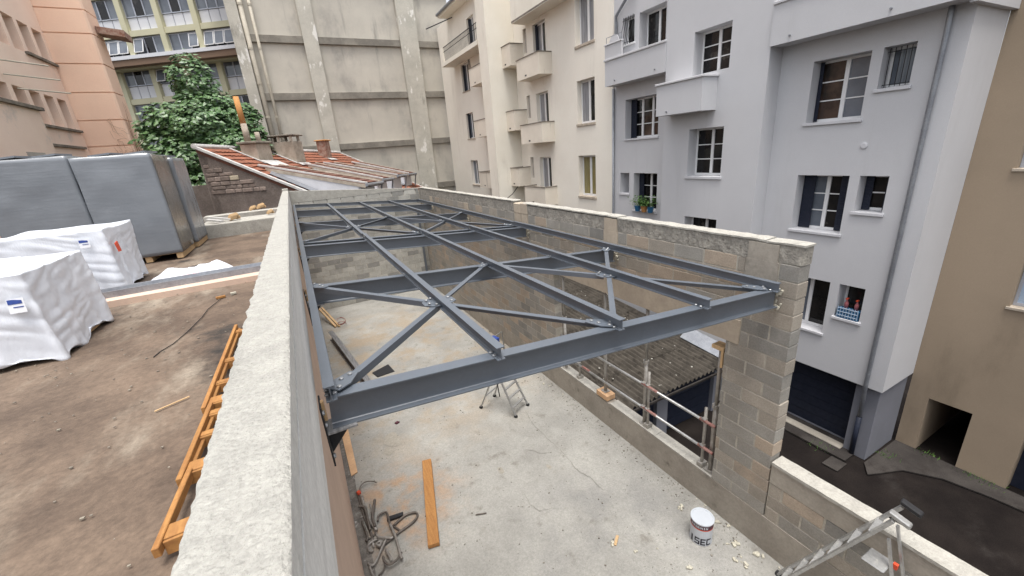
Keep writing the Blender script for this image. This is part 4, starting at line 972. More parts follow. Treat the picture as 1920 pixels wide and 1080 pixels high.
x_ = mb.build('roof_litter', m_coping, ga); x_['kind'] = 'stuff'
# manhole and weeds in the courtyard
mh = part('manhole_cover', m_pave, None, (11.40, 11.90, 4.02, 4.40, GR+.02, GR+.05), bevel=.01, label='square concrete manhole cover at the foot of the grey building', cat='manhole cover')
gw = MB()
for k in range(260):
    c = random.choice(((12.0, 4.75), (13.1, 3.60), (14.0, 3.1), (13.98, 2.2), (13.95, 1.8))); x, y = c[0]+random.gauss(0, .10), c[1]+random.gauss(0, .14); a = random.uniform(0, 6.28); h = random.uniform(.04, .12)
    gw.poly([(x, y, GR+.03), (x+.02*math.cos(a), y+.02*math.sin(a), GR+.03), (x+.06*math.cos(a+1), y+.06*math.sin(a+1), GR+.04+h)])
tag(gw.build('weeds', m_plant, fixn=False), 'small tufts of green weeds along the courtyard wall foot', 'weeds', kind='stuff')

# ================================================================== TREE
tree = thing('broadleaf_tree', 'dense dark green broad leaved tree rising behind the tiled house', 'tree', (-3.0, 25.4, GR))
tk = MB()
tk.tube([(-3.0, 25.4, GR), (-2.95, 25.4, -4), (-2.8, 25.3, -1), (-2.7, 25.3, 1.5), (-2.6, 25.3, 4.2)], .30, 10, .06)
random.seed(21)
cl = [(-2.75, 25.2, 4.3, .95, 1.2), (-2.6, 25.2, 3.2, 1.25, .9), (-3.9, 25.0, 2.7, 1.1, .8), (-1.7, 25.1, 2.8, 1.25, .8), (-2.9, 24.6, 2.2, 1.5, .9), (-4.5, 25.1, 1.6, 1.0, .75), (-1.4, 25.0, 1.9, 1.0, .8), (-3.6, 24.6, .9, 1.5, .9), (-2.0, 24.5, 1.2, 1.5, .8), (-4.6, 24.9, .3, 1.1, .8), (-1.0, 25.0, .8, .85, .8), (-3.4, 24.4, -.4, 1.5, .8), (-5.0, 25, -.7, 1.0, .7), (-2.2, 24.5, -.2, 1.3, .8), (-0.65, 25.3, 1.5, .45, .4), (-5.05, 24.8, 2.55, .30, .22), (-0.85, 25.3, 2.9, .55, .4), (-4.2, 24.4, -1.4, 1.0, .7)]
cl = [(c[0]-.22, c[1], c[2]-(.22 if c[2] > 2.5 else 0), c[3], c[4]) for c in cl]
for c in cl:
    p0 = V(-2.8, 25.3, max(-2, c[2]-1.6)); p1 = V(*c[:3]); mid = p0.lerp(p1, .5)+V(0, 0, .15)
    tk.tube([p0, mid, p1], .07, 6, .02)
tk.build('trunk', m_bark, tree, smooth=True)
cr = MB()
def leaf(p, nrm, s):
    nrm = nrm.normalized(); a = nrm.cross(V(random.uniform(-1, 1), random.uniform(-1, 1), random.uniform(-.2, .2)))
    if a.length < .05: a = nrm.cross(V(1, 0, 0))
    a.normalize(); t = a.cross(nrm)                     # t: leaf axis
    if t.z > 0: t = -t
    w = s*.42; k = nrm*(-s*.10)
    b0 = p; b1 = p+t*s*.45; tip = p+t*s
    cr.add([b0, b0+t*s*.30+a*w+k, tip, b0+t*s*.30-a*w+k, b1+nrm*s*.03, b0+t*s*.65+a*w*.62+k*.7, b0+t*s*.65-a*w*.62+k*.7],
           [(0, 1, 4), (1, 5, 4), (5, 2, 4), (2, 6, 4), (6, 3, 4), (3, 0, 4)])
for c in cl:
    n = int(1200*c[3]*c[3]*max(.6, c[4])); C_ = V(*c[:3])
    for k in range(n):
        d = V(random.gauss(0, 1), random.gauss(0, 1), random.gauss(0, 1)).normalized()
        rr = random.uniform(.5, 1.0)**.5*(1+.30*nz3(d.x*2+c[0], d.y*2, d.z*2+c[2], 1.4))
        p = C_+V(d.x*c[3]*rr, d.y*c[3]*rr*.9, d.z*c[4]*rr)
        if nz3(p.x, p.y, p.z, 1.7) < -.33: continue
        leaf(p, d*.6+V(random.uniform(-.4, .4), random.uniform(-.7, .1), random.uniform(.2, 1.1)), random.choice((.13, .16, .19, .23, .28)))
cr.build('crown', m_leaf, tree, fixn=False)

# ================================================================== TERRACE: wrapped pallets, covers, timber
random.seed(3)
def wrapped(name, mat, parent, x0, x1, y0, y1, z0, z1, cuts=22, amp=.015, fold=.0, flare=.0, bulge=.0, sag=0., rot=0., seed=0, rough_bottom=0., lean=(0, 0)):
    bm = bmesh.new(); bmesh.ops.create_cube(bm, size=2); bmesh.ops.subdivide_edges(bm, edges=bm.edges[:], cuts=cuts, use_grid_fill=True)
    cx, cy, cz = (x0+x1)/2, (y0+y1)/2, (z0+z1)/2; hx, hy, hz = (x1-x0)/2, (y1-y0)/2, (z1-z0)/2
    org = ORG[parent]
    for v in bm.verts:
        p = v.co.copy(); t = (p.z+1)/2
        m = max(abs(p.x), abs(p.y))
        k = .06; q = V(p.x, p.y, p.z)
        # round the edges
        if abs(p.x) > .97 and abs(p.y) > .97: q.x *= .994; q.y *= .994
        bx = 1+bulge*(1-p.z*p.z)+flare*(1-t)**2; q.x *= bx; q.y *= bx
        w = V(q.x*hx, q.y*hy, q.z*hz)
        nrm = V(p.x if abs(p.x) > .98 else 0, p.y if abs(p.y) > .98 else 0, p.z if abs(p.z) > .98 else 0)
        if nrm.length: nrm.normalize()
        a = amp*(nz3(w.x+seed, w.y, w.z, 2.2)+.6*nz3(w.x, w.y+seed, w.z*.6, 5.5))
        if abs(p.z) < .98 or p.z < 0:
            ang = math.atan2(w.y, w.x); a += fold*(1.15-t)*(nz3((w.x+w.y)*5+seed, 1.5, t*.8, 1.)+.6*nz3((w.x-w.y)*9+seed, 4.5, t, 1.)); a += fold*.35*abs(nz3(w.x*2.5+w.z*5+seed, w.y*2.5-w.z*4, seed, 1.6))
        w += nrm*a
        if p.z > .98: w.z += sag*(nz3(w.x+seed, w.y, 3, 1.6))-abs(sag)*.5*max(0, m-.6)
        if p.z < -.6 and rough_bottom: w.z += rough_bottom*nz3(w.x*3+seed, w.y*3, 2, 1.1)*(-.6-p.z)/.4
        w.x += lean[0]*t; w.y += lean[1]*t
        c, s_ = math.cos(rot), math.sin(rot)
        v.co = V(cx+w.x*c-w.y*s_, cy+w.x*s_+w.y*c, cz+w.z)-org
    me = bpy.data.meshes.new(name); bm.to_mesh(me); bm.free(); me.materials.append(mat)
    for p in me.polygons: p.use_smooth = True
    o = bpy.data.objects.new(name, me); link(o, parent); ORG[o] = org; return o
def pallet(parent, x0, x1, y0, y1, z):
    mb = MB()
    for k in range(5): mb.box(x0+.02, x1-.02, y0+.02+(y1-y0-.14)*k/4, y0+.12+(y1-y0-.14)*k/4, z+.11, z+.13)
    for fx in (0, .45, .9): mb.box(x0+.02+(x1-x0-.14)*fx/.9, x0+.12+(x1-x0-.14)*fx/.9, y0+.02, y1-.02, z+.012, z+.109)
    mb.build('wooden_pallet', m_woodp, parent)
gp = [('tall grey film wrapped pallet at the left edge of the terrace', -4.45, -3.26, 9.95, 11.15, .50, m_film),
      ('tall grey film wrapped pallet with its front beside the white sacks', -3.23, -2.13, 9.90, 11.10, .46, m_film),
      ('tall grey film wrapped pallet standing second in depth by the far kerb', -3.20, -2.07, 11.16, 12.36, .41, m_film),
      ('tall grey film wrapped pallet half hidden at the far left', -4.45, -3.24, 11.2, 12.36, .45, m_film)]
for i, (lab, x0, x1, y0, y1, zt_, mt) in enumerate(gp):
    t = thing('wrapped_pallet', lab, 'pallet', ((x0+x1)/2, (y0+y1)/2, DK), 'grey wrapped pallets on the terrace')
    pallet(t, x0, x1, y0, y1, DK+.01)
    wrapped('film_wrap', mt, t, x0, x1, y0, y1, DK+.13, zt_, 26, .010, .004, 0, .004, .02, 0, i*3.1)
    if i == 1:
        mb = MB()
        for k in range(60):
            pass
        b_ = wrapped('carton_side', m_film2, t, x1-.02, x1+.012, y0+.04, y1-.02, DK+.14, zt_-.02, 14, .006, .003, 0, 0, .0, 0, 9.)
    if i < 3:
        for kk in range(2):
            mb = MB(); mb.slab([(x0+.2+.5*kk, y0+.2, zt_+.0), (x0+.5+.5*kk, y0+.2, zt_+.03), (x0+.62+.5*kk, y0+.5, zt_+.02), (x0+.3+.5*kk, y0+.6, zt_+.01)], (0, 0, .03)); mb.build('loose_film_flap', m_film, t, smooth=False)
def label_on(parent, c, du, dv, n, stripe=True):
    """a printed paper label: white sheet with a blue block and a blue line"""
    c, du, dv, n = Vector(c), Vector(du), Vector(dv), Vector(n).normalized()
    b = MB().slab([c-du-dv, c+du-dv, c+du+dv, c-du+dv], n*.004).build('paper_label', m_panelw, parent)
    MB().slab([c-du*.9+dv*.25+n*.005, c+du*.75+dv*.25+n*.005, c+du*.75+dv*.7+n*.005, c-du*.3+dv*.9+n*.005, c-du*.9+dv*.9+n*.005], n*.002).build('blue_print', m_blue, b)
    MB().slab([c-du*.4-dv*.25+n*.005, c+du*.8-dv*.25+n*.005, c+du*.8-dv*.12+n*.005, c-du*.4-dv*.12+n*.005], n*.002).build('blue_line', m_blue, b)
t = thing('covered_pallet', 'white covered pallet nearest the camera at the left edge', 'pallet', (-2.7, 5.5, DK), 'white covered pallets')
pallet(t, -3.45, -2.19, 5.02, 6.05, DK+.01)
wrapped('white_cover', m_tarp, t, -3.55, -2.17, 4.98, 6.08, DK+.04, -.655, 56, .012, .052, .030, 0, .05, -.03, 1.7, .10, (-.03, .02))
label_on(t, (-2.30, 4.925, -.93), (.055, -.004, 0), (0, .012, .062), (0, -1, .1))
t = thing('covered_pallet', 'white covered pallet with orange mark standing behind the nearest white one', 'pallet', (-2.9, 7.9, DK), 'white covered pallets')
pallet(t, -3.5, -2.46, 7.6, 8.6, DK+.01)
wrapped('white_cover', m_tarp, t, -3.62, -2.42, 7.55, 8.65, DK+.03, -.58, 56, .012, .046, .035, 0, .05, -.02, 8.3, .05, (.03, 0))
label_on(t, (-2.62, 7.495, -.74), (.055, -.002, 0), (0, .008, .055), (0, -1, .1))
MB().slab([(-2.352, 7.62, -.92), (-2.347, 7.70, -.92), (-2.362, 7.72, -.78), (-2.367, 7.63, -.80)], (.012, -.004, 0)).build('orange_mark', m_red, t)
t = thing('foil_roll', 'white roll with blue print lying at the left edge between the white pallets', 'roll', (-3.05, 6.7, -1.5))
MB().tube([(-3.25, 6.55, -.82), (-2.93, 6.72, -.84)], .13, 20).build('roll', m_tarp, t, smooth=True)
for k in range(2): MB().tube([(-3.2+.1*k, 6.577+.05*k, -.82), (-3.16+.1*k, 6.598+.05*k, -.82)], .132, 20).build('blue_band', m_blue, t)
part('support', m_woodp, t, (-3.3, -2.9, 6.5, 6.8, DK+.02, -.96))
# white sacks
t = thing('plastic_sack', 'heap of empty white plastic sacks lying by the steel sill', 'sack', (-1.6, 7.95, DK))
def heap(cx, cy, rx, ry, h, sd, rot):
    mb = MB(); n, m = 34, 16
    for j in range(m+1):
        for i in range(n):
            a = 2*math.pi*i/n; r = j/m
            rr = 1+.22*nz3(math.cos(a)*1.3+sd, math.sin(a)*1.3, 0, 1.6)
            x, y = rx*r*rr*math.cos(a), ry*r*rr*math.sin(a)
            z = h*(1-r**2.2)*(1+.45*nz3(x*4+sd, y*6, 1, 1.3))+.018*nz3(x*16+sd, y*10, 3, 1.2)*(1-r)
            mb.v.append(V(cx+x*math.cos(rot)-y*math.sin(rot), cy+x*math.sin(rot)+y*math.cos(rot), DK+.012+max(0, z)))
    for j in range(m):
        for i in range(n): a = j*n+i; b = j*n+(i+1) % n; mb.f.append((a, b, b+n, a+n))
    return mb
heap(-1.83, 7.95, .42, .26, .16, 1.3, .2).build('sack_body', m_tarp, t, smooth=True)
heap(-1.40, 7.90, .34, .18, .17, 5.1, -.3).build('sack_body', m_tarp, t, smooth=True)
MB().slab([(-1.78, 7.70, DK+.05), (-1.55, 7.68, DK+.06), (-1.58, 7.78, DK+.13), (-1.72, 7.80, DK+.13)], (0, -.01, .006)).build('pink_print', M('faded_pink_print', (.72, .5, .52), None, 8, .5, 0), t)
# steel sill across the deck
t = thing('steel_channel', 'long grey steel channel lying across the terrace as a sill', 'channel', (-2.6, 7.1, DK))
prof = [(-.17, 0), (.17, 0), (.17, .10), (.155, .10), (.155, .065), (.02, .075), (.01, .115), (-.02, .115), (-.02, .075), (-.155, .06), (-.155, .09), (-.17, .09)]
MB().prism(prof, (-5.5, 7.12, DK+.06), (-.42, 7.20, DK+.06)).build('channel', m_zinc, t)
part('salmon_curb', m_oldwall, t, (-5.5, -.40, 6.80, 7.10, DK-.02, DK+.075))
# white kerb at the end of the deck, with rubble behind
t = thing('roof_kerb', 'white painted kerb closing the far end of the terrace', 'kerb', (-1.3, 12.6, DK))
part('upstand', m_coping, t, (-2.25, -.345, 12.46, 12.62, DK-.02, -1.17), bevel=.015)
part('gravel_ledge', m_coping, t, (-2.25, -.345, 12.621, 13.9, DK-.3, -1.20))
mb = MB(); mb.bar((-2.15, 13.4, -1.12), (-1.75, 12.7, -1.14), .08, .05); mb.bar((-2.2, 13.9, -1.1), (-1.6, 13.1, -1.15), .06, .05); mb.build('white_batten', m_flash, t)
part('rear_ledge', m_coping, t, (-2.6, -.345, 15.6, 16.2, -1.5, -1.22)); part('rear_wall', m_rubble, t, (-3.4, -.345, 13.901, 15.599, GR, -1.42))
for k, (x, y, z, s_) in enumerate(((-1.55, 13.2, -1.15, .16), (-1.2, 15.0, -1.1, .12), (-1.0, 15.4, -1.1, .14), (-.7, 13.6, -1.15, .10))):
    MB().obox((x, y, z+s_*.35), (s_*.6, .03, .02), (-.03, s_*.5, 0.02), (0.03, .02, s_*.4)).obox((x+s_*.5, y+.05, z+s_*.2), (s_*.35, .04, 0), (-.04, s_*.3, .02), (0, .03, s_*.25)).build('rubble_lump', M('ochre_rubble', (0.36, 0.235, 0.12), (0.26, 0.18, 0.10), 6, .95, .6, 40), label=['largest ochre lump of rubble on the white ledge beyond the terrace', 'small ochre lump of rubble far back near the stone gable', 'ochre lump of rubble at the foot of the stone gable', 'smallest ochre lump of rubble on the white ledge near the wall'][k], cat='rubble', group='ochre lumps beyond the terrace', bevel=.02)
# boards leaning by the stone gable
for k in range(4):
    MB().bar((-3.9+.12*k, 16.5+.2*k, -1.42), (-3.75+.05*k, 17.3+.2*k, -.2-.25*k), .16, .02, (0, -1, .2)).build('leaning_board', m_chim, label=['tallest weathered board', 'second tallest weathered board', 'third tallest weathered board', 'shortest weathered board'][k]+' leaning between the grey pallets and the stone gable', cat='board', group='boards leaning by the gable')
part('scrap_platform', m_rubble, None, (-5.2, -3.41, 13.5, 18.5, GR, -1.44), label='low brown roof beyond the grey pallets', cat='roof')
# timber edge frames lying along the wall
fr = [('nearest orange timber edge form lying beside the cast wall', 1.80, 2.30, (1.90,)), ('middle orange timber edge form lying beside the cast wall', 2.23, 2.98, (2.34, 2.64, 2.88)), ('farthest orange timber edge form lying beside the cast wall', 2.93, 4.54, (3.05, 3.32, 3.72, 4.40))]
for i, (lab, y0, y1, cr_) in enumerate(fr):
    t = thing('timber_form', lab, 'timber', (-.68, (y0+y1)/2, DK), 'timber edge forms along the wall')
    L_ = y1-y0; ym = (y0+y1)/2
    MB().obox((-.785, ym, DK+.075+.004*i), (.013, 0, 0), (.016, L_/2, 0), (0, 0, .024)).build('long_rail', m_wood, t, bevel=.003)
    if i: MB().obox((-.758, ym+.05, DK+.052+.004*i), (.010, 0, 0), (.016, L_/2-.09, 0), (0, 0, .016)).build('inner_rail', m_wood, t, bevel=.003)
    for k, yy in enumerate(cr_):
        w_ = .042 if k == 0 else .022
        MB().obox((-.585, yy, DK+.078), (.205, .008, 0), (-.003, w_, 0), (0, 0, .012)).build('cross_board', m_wood, t, bevel=.003)
        MB().obox((-.585, yy-w_-.010, DK+.052), (.20, .008, 0), (0, .007, 0), (0, 0, .034)).build('cross_edge', m_wood, t, bevel=.002)
ca = MB().tube([(x, y, DK+.012) for x, y in ((-1.407, 4.409), (-1.385, 4.517), (-1.314, 4.664), (-1.252, 4.96), (-1.195, 5.37), (-1.178, 5.68), (-1.127, 5.907), (-1.09, 6.07))], .004, 6).build('cable', m_cable, label='thin black cable trailing over the brown terrace', cat='cable', smooth=True)
MB().obox((-1.10, 6.12, DK+.02), (.05, .012, 0), (-.005, .02, 0), (0, 0, .012)).build('wood_scrap', m_wood, label='orange wood scrap at the end of the black cable', cat='scrap')
MB().obox((-.97, 6.2, DK+.02), (.03, .008, 0), (-.005, .02, 0), (0, 0, .012)).build('foam_scrap', m_foam, label='white foam scrap lying right of the orange scrap on the terrace', cat='scrap')
MB().obox((-1.06, 3.32, DK+.014), (.09, .045, 0), (-.002, .005, 0), (0, 0, .003)).build('wood_sliver', m_woodp, label='long pale wood sliver lying beside the timber frames', cat='scrap')
mb = MB()
for k in range(500):
    x, y = random.uniform(-4, -.4), random.uniform(1.2, 9); s_ = random.uniform(.003, .009)
    mb.obox((x, y, DK+.012), (s_, 0, 0), (0, s_*.7, 0), (0, 0, s_*.4))
tag(mb.build('deck_grit', M('pale_grit', (.28, .25, .2), (.14, .12, .1), 8, .95, 0), fixn=False), 'pale grit sprinkled over the brown terrace', 'grit', kind='stuff')

# ================================================================== THINGS ON THE SLAB
t = MB().obox((.945, 5.77, FL+.045), (.085, -.018, 0), (.22, .92, 0), (0, 0, .035)).build('timber_plank', m_wood, label='thick orange timber plank lying alone on the slab', cat='plank', bevel=.004)
RODS = [(0.012,[(-0.156,6.662,-5.635),(-0.138,6.361,-5.635),(-0.125,6.010,-5.635),(-0.088,5.709,-5.635),(-0.075,5.459,-5.635)]),
 (0.014,[(-0.095,6.452,-5.599),(-0.084,6.134,-5.599),(-0.048,5.823,-5.599),(0.007,5.613,-5.599)]),
 (0.013,[(0.093,6.213,-5.563),(0.036,6.020,-5.563),(-0.004,5.858,-5.563),(0.001,5.658,-5.563)]),
 (0.009,[(0.008,6.216,-5.617),(-0.003,5.977,-5.617),(0.014,5.666,-5.617)]),
 (0.006,[(0.196,6.630,-5.581),(0.137,6.706,-5.581),(0.019,6.764,-5.581),(-0.077,6.706,-5.581),(-0.103,6.601,-5.581)]),
 (0.011,[(-0.071,6.209,-5.635),(-0.076,5.779,-5.635),(-0.089,5.344,-5.635)]),
 (0.01,[(0.058,5.776,-5.599),(0.092,5.877,-5.599),(0.198,5.894,-5.599),(0.226,5.814,-5.599),(0.220,5.577,-5.599),(0.227,5.477,-5.599)]),
 (0.012,[(0.222,5.558,-5.563),(0.246,5.281,-5.563),(0.244,5.037,-5.563),(0.243,4.864,-5.563)]),
 (0.011,[(-0.025,5.270,-5.617),(0.148,5.322,-5.617),(0.332,5.391,-5.617),(0.567,5.457,-5.617),(0.657,5.542,-5.617),(0.648,5.620,-5.617),(0.559,5.655,-5.617),(0.453,5.650,-5.617),(0.271,5.563,-5.617)]),
 (0.01,[(-0.011,5.458,-5.581),(0.156,5.327,-5.581),(0.210,5.321,-5.581)]),
 (0.01,[(0.251,5.585,-5.635),(0.348,5.409,-5.635)]),
 (0.011,[(0.112,5.363,-5.599),(0.008,5.216,-5.599),(-0.133,5.022,-5.599),(-0.211,5.086,-5.599)]),
 (0.01,[(0.008,5.048,-5.563),(0.014,4.948,-5.563),(0.062,4.871,-5.563),(0.169,4.885,-5.563),(0.267,4.964,-5.563)]),
 (0.01,[(-0.106,5.268,-5.617),(-0.153,5.298,-5.617),(-0.165,5.391,-5.617),(-0.116,5.440,-5.617),(-0.005,5.452,-5.617)]),
 (0.012,[(-0.175,6.237,-5.581),(-0.101,6.190,-5.581),(-0.082,6.030,-5.581),(-0.081,5.650,-5.581)]),
 (0.008,[(-0.185,6.037,-5.635),(-0.109,6.020,-5.635),(-0.074,5.876,-5.635),(-0.038,5.755,-5.635),(0.001,5.503,-5.635)]),
 (0.01,[(-0.174,5.922,-5.599),(-0.151,5.711,-5.599),(-0.141,5.556,-5.599),(-0.167,5.481,-5.599)]),
 (0.008,[(-0.192,5.010,-5.563),(-0.181,4.850,-5.563),(-0.165,4.803,-5.563)]),
 (0.007,[(0.001,4.932,-5.617),(-0.037,4.869,-5.617),(-0.108,4.829,-5.617)]),
 (0.012,[(0.067,5.162,-5.581),(0.104,4.957,-5.581),(0.086,4.936,-5.581)]),
 (0.009,[(-0.191,5.540,-5.635),(-0.058,5.558,-5.635),(0.020,5.641,-5.635)]),
 (0.012,[(-0.017,5.371,-5.599),(0.035,5.356,-5.599),(-0.004,5.292,-5.599),(-0.047,5.354,-5.599)])]
for i, (r, pl) in enumerate(RODS):
    pts = [Vector(p)+V(0, 0, max(0, r-(p[2]-FL))) for p in pl]
    sm = []
    for k in range(len(pts)-1):
        for q in range(4):
            a = pts[max(k-1, 0)]; b, c = pts[k], pts[k+1]; d = pts[min(k+2, len(pts)-1)]; tt = q/4
            sm.append(.5*((2*b)+(c-a)*tt+(2*a-5*b+4*c-d)*tt*tt+(-a+3*b-3*c+d)*tt**3))
    sm.append(pts[-1])
    MB().tube(sm, r*1.8, 7).build('steel_rod', m_rodlt if i % 2 == 1 else m_rust, label='bent steel rod in the tangled scrap pile at the foot of the left wall', cat='rod', group='bent rods in the scrap pile', smooth=True)
MB().obox((-.125, 6.55, -5.57), (.03, .01, 0), (-.012, .035, 0), (0, 0, .03)).build('orange_cap', m_red, label='orange plastic cap on a rod of the scrap pile', cat='cap', bevel=.012)
MB().obox((.33, 5.72, -5.62), (.13, -.02, 0), (.006, .035, 0), (0, 0, .02)).build('black_offcut', m_black, label='short black steel offcut in the scrap pile', cat='offcut')
# paint tin
tc = V(4.22, 2.90, FL)
t = thing('paint_tin', 'white paint tin with dark printed bands standing on the slab', 'tin', tc)
MB().lathe(tc, [(.150, .002), (.155, .012), (.152, .02), (.152, .372), (.157, .378), (.157, .39)], 36).build('body', m_tin, t, smooth=False)
MB().lathe(tc, [(.160, .388), (.163, .396), (.158, .404), (.140, .402), (.136, .394), (.02, .396)], 36).build('lid', m_tin, t)
MB().lathe(tc, [(.1535, .300), (.1535, .368)], 36).build('dark_band', m_wine, t); MB().lathe(tc, [(.1534, .285), (.1534, .299)], 36).build('red_line', m_red, t)
# lettering wrapped on the tin, facing the camera
def strokes(ch):
    return {'S': [(0, 1, 1, .8), (0, .8, .25, .58), (0, .58, 1, .42), (.75, .42, 1, .2), (0, .2, 1, 0)], 'E': [(0, 1, .27, 0), (.27, 1, 1, .8), (.27, .6, .85, .4), (.27, .2, 1, 0)], 'C': [(0, 1, .27, 0), (.27, 1, 1, .8), (.27, .2, 1, 0)],
            'I': [(.3, 1, .7, 0)], 'N': [(0, 1, .25, 0), (.75, 1, 1, 0), (.25, .85, .5, .5), (.5, .55, .75, .2)]}[ch]
def wraptext(word, a0, wch, z0, h, mat, nm):
    mb = MB()
    for k, ch in enumerate(word):
        for (u0, v1, u1, v0) in strokes(ch):
            n = 4
            for q in range(n):
                aa = a0+(k*1.15+u0+(u1-u0)*q/n)*wch; ab = a0+(k*1.15+u0+(u1-u0)*(q+1)/n)*wch; R_ = .1545
                mb.poly([tc+V(R_*math.cos(aa), R_*math.sin(aa), z0+h*v0), tc+V(R_*math.cos(ab), R_*math.sin(ab), z0+h*v0), tc+V(R_*math.cos(ab), R_*math.sin(ab), z0+h*v1), tc+V(R_*math.cos(aa), R_*math.sin(aa), z0+h*v1)])
    mb.build(nm, mat, t, fixn=False)
ca0 = math.atan2(-tc.y, -tc.x)
wraptext('ISEC', ca0-1.05, .46, .02, .12, m_ink, 'lettering')
wraptext('NISENIN', ca0-1.0, .20, .315, .04, m_tin, 'lettering')
# crumbs of cured foam
FOAM = [(4.74, 3.402), (4.74, 3.229), (4.36, 3.394), (4.72, 2.819), (4.537, 2.573), (4.514, 2.607), (4.428, 2.401), (4.313, 2.426), (4.369, 2.284), (3.562, 3.106), (3.255, 3.216), (3.683, 2.675), (3.047, 3.493), (4.618, 2.332), (4.664, 2.284), (4.717, 2.045), (4.40, 3.42), (4.45, 2.62), (4.36, 2.36), (1.5, 9.2), (2.3, 8.6), (2.6, 9.8), (1.7, 10.4), (4.66, 7.1), (4.6, 7.6), (4.55, 7.75)]
for k, (x, y) in enumerate(FOAM):
    mb = MB(); s_ = random.choice((.02, .03, .045, .055))*(.8 if k < 18 else .6)
    for q in range(random.choice((2, 3, 4))):
        a = random.uniform(0, 3.1); c = V(x+random.uniform(-1, 1)*s_*.9, y+random.uniform(-1, 1)*s_*.9, FL+s_*.35)
        mb.obox(c, V(math.cos(a), math.sin(a), .1)*s_*random.uniform(.4, .9), V(-math.sin(a), math.cos(a), 0)*s_*random.uniform(.3, .6), V(.1, 0, 1)*s_*.32)
    mb.build('foam_crumb', m_foam, label='crumb of cream expanding foam dropped on the slab', cat='foam', group='foam crumbs on the slab', bevel=s_*.12)
MB().obox((3.13, 3.50, FL+.012), (.07, .05, 0), (-.012, .016, 0), (0, 0, .008)).build('wood_chip', m_woodp, label='short brown wood chip on the slab left of the paint tin', cat='scrap')
MB().obox((4.62, 2.95, FL+.014), (.04, -.03, 0), (.01, .02, 0), (0, 0, .012)).build('dry_leaf', m_foam, label='yellow dry leaf on the slab right of the paint tin', cat='leaf')
MB().tube([(1.5, 5.05, FL+.016), (1.67, 4.985, FL+.016)], .011, 8).build('short_rod', m_rust, label='short grey rod lying alone right of the plank', cat='rod')
MB().obox((.95, 8.3, FL+.015), (.04, .02, 0), (-.02, .03, 0), (0, 0, .014)).build('red_scrap', m_wine, label='dark red scrap on the slab under the front beam', cat='scrap', bevel=.006)
m_spot = M('damp_spot', (.24, .22, .185), (.30, .28, .24), 20, .7, 0)
for i, (x, y, rx, ry) in enumerate(((.73, 7.76, .17, .26), (.58, 7.45, .10, .12), (2.30, 5.72, .05, .10), (3.1, 5.3, .04, .07))):
    mb = MB(); mb.poly([V(x+rx*(1+.3*nz3(math.cos(a), math.sin(a), i, 1.5))*math.cos(a), y+ry*(1+.3*nz3(math.cos(a), math.sin(a), i+3, 1.5))*math.sin(a), FL+.0055) for a in [2*math.pi*k/22 for k in range(22)]])
    mb.build('damp_spot', m_spot, floor, fixn=False)
MB().slab([(.866, 11.012, FL+.01), (.952, 10.674, FL+.01), (1.431, 10.713, FL+.01), (1.363, 11.242, FL+.01)], (0, 0, .012)).build('black_sheet', m_black, label='small black sheet lying on the slab beside the spare steel beam', cat='sheet')
MB().slab([(-.215, 8.86, FL+.012), (-.06, 8.82, FL+.012), (-.07, 7.17, FL+.012), (-.19, 7.13, FL+.012)], (0, 0, .014)).build('plywood_strip', m_ply, label='narrow orange plywood strip on the slab along the left wall', cat='plywood')
t = ibeam('spare_beam', 'spare bare steel beam lying on the slab along the left wall', 'beam', (.10, 14.3, FL+.31), (.72, 9.6, FL+.31), .30, .15, .011, .008)
for c in t.children: c.data.materials[0] = m_chan
for k, (x, y) in enumerate(((.0, 16.55), (.12, 16.5))):
    MB().bar((x+.32, y-1.2, FL+.03), (x-.1, y+.25, FL+.42), .07, .05).build('timber_offcut', m_woodp, label=['left one of two timber offcuts propped by the far left corner', 'right one of two timber offcuts propped by the far left corner'][k], cat='timber', group='offcuts in the far corner')
mb = MB()
for k in range(3):
    a = 2*k; mb.tube([(.55+.14*math.cos(a+q*.5), 15.4+.25*math.sin(a+q*.5), FL+.03+.05*q*.3+.04*k) for q in range(13)], .010, 6)
mb.build('wire_coil', m_redp, label='loose coil of reddish wire near the far left corner', cat='wire', smooth=True)

# ================================================================== STEP LADDERS
def ladder(label, foot_a, foot_b, top, wdir, half, nst, name='step_ladder', rw_=(.028, .08)):
    """climbing legs stand at foot_a, rear legs at foot_b, both meet at top; wdir = width direction"""
    foot_a, foot_b, top, wdir = Vector(foot_a), Vector(foot_b), Vector(top), Vector(wdir).normalized()
    t = thing(name, label, 'ladder', ((foot_a.x+foot_b.x)/2, (foot_a.y+foot_b.y)/2, FL))
    for s_ in (-1, 1):
        MB().bar(foot_a+wdir*s_*half+V(0, 0, .03), top+wdir*s_*half*.72, *rw_, wdir).build('front_rail', m_ladder, t)
        MB().bar(foot_b+wdir*s_*half*1.05+V(0, 0, .03), top+wdir*s_*half*.66-V(0, 0, .25), .022, .035, wdir).build('rear_leg', m_ladder, t)
        for f in (foot_a+wdir*s_*half, foot_b+wdir*s_*half*1.05): MB().obox(f+V(0, 0, .025), wdir*.03, V(-wdir.y, wdir.x, 0)*.035, (0, 0, .025)).build('rubber_foot', m_black, t, bevel=.006)
    dirb = V(-wdir.y, wdir.x, 0)
    for k in range(1, nst+1):
        f = k/(nst+1); c = foot_a.lerp(top, f); hw_ = half*(1-.28*f)-.012
        MB().obox(c, wdir*hw_, dirb*.026, (0, 0, .012)).build('step', m_ladder, t)
    for f in (.25, .6): MB().bar(foot_b.lerp(top, f)-wdir*half*.85, foot_b.lerp(top, f)+wdir*half*.85, .03, .02).build('rear_brace', m_ladder, t)
    return t
lt = ladder('aluminium step ladder with a blue cloth standing beyond the front beam', (3.52, 7.08, FL), (3.02, 7.85, FL), (3.20, 7.42, -4.35), (.86, .45, 0), .25, 5, rw_=(.02, .045))
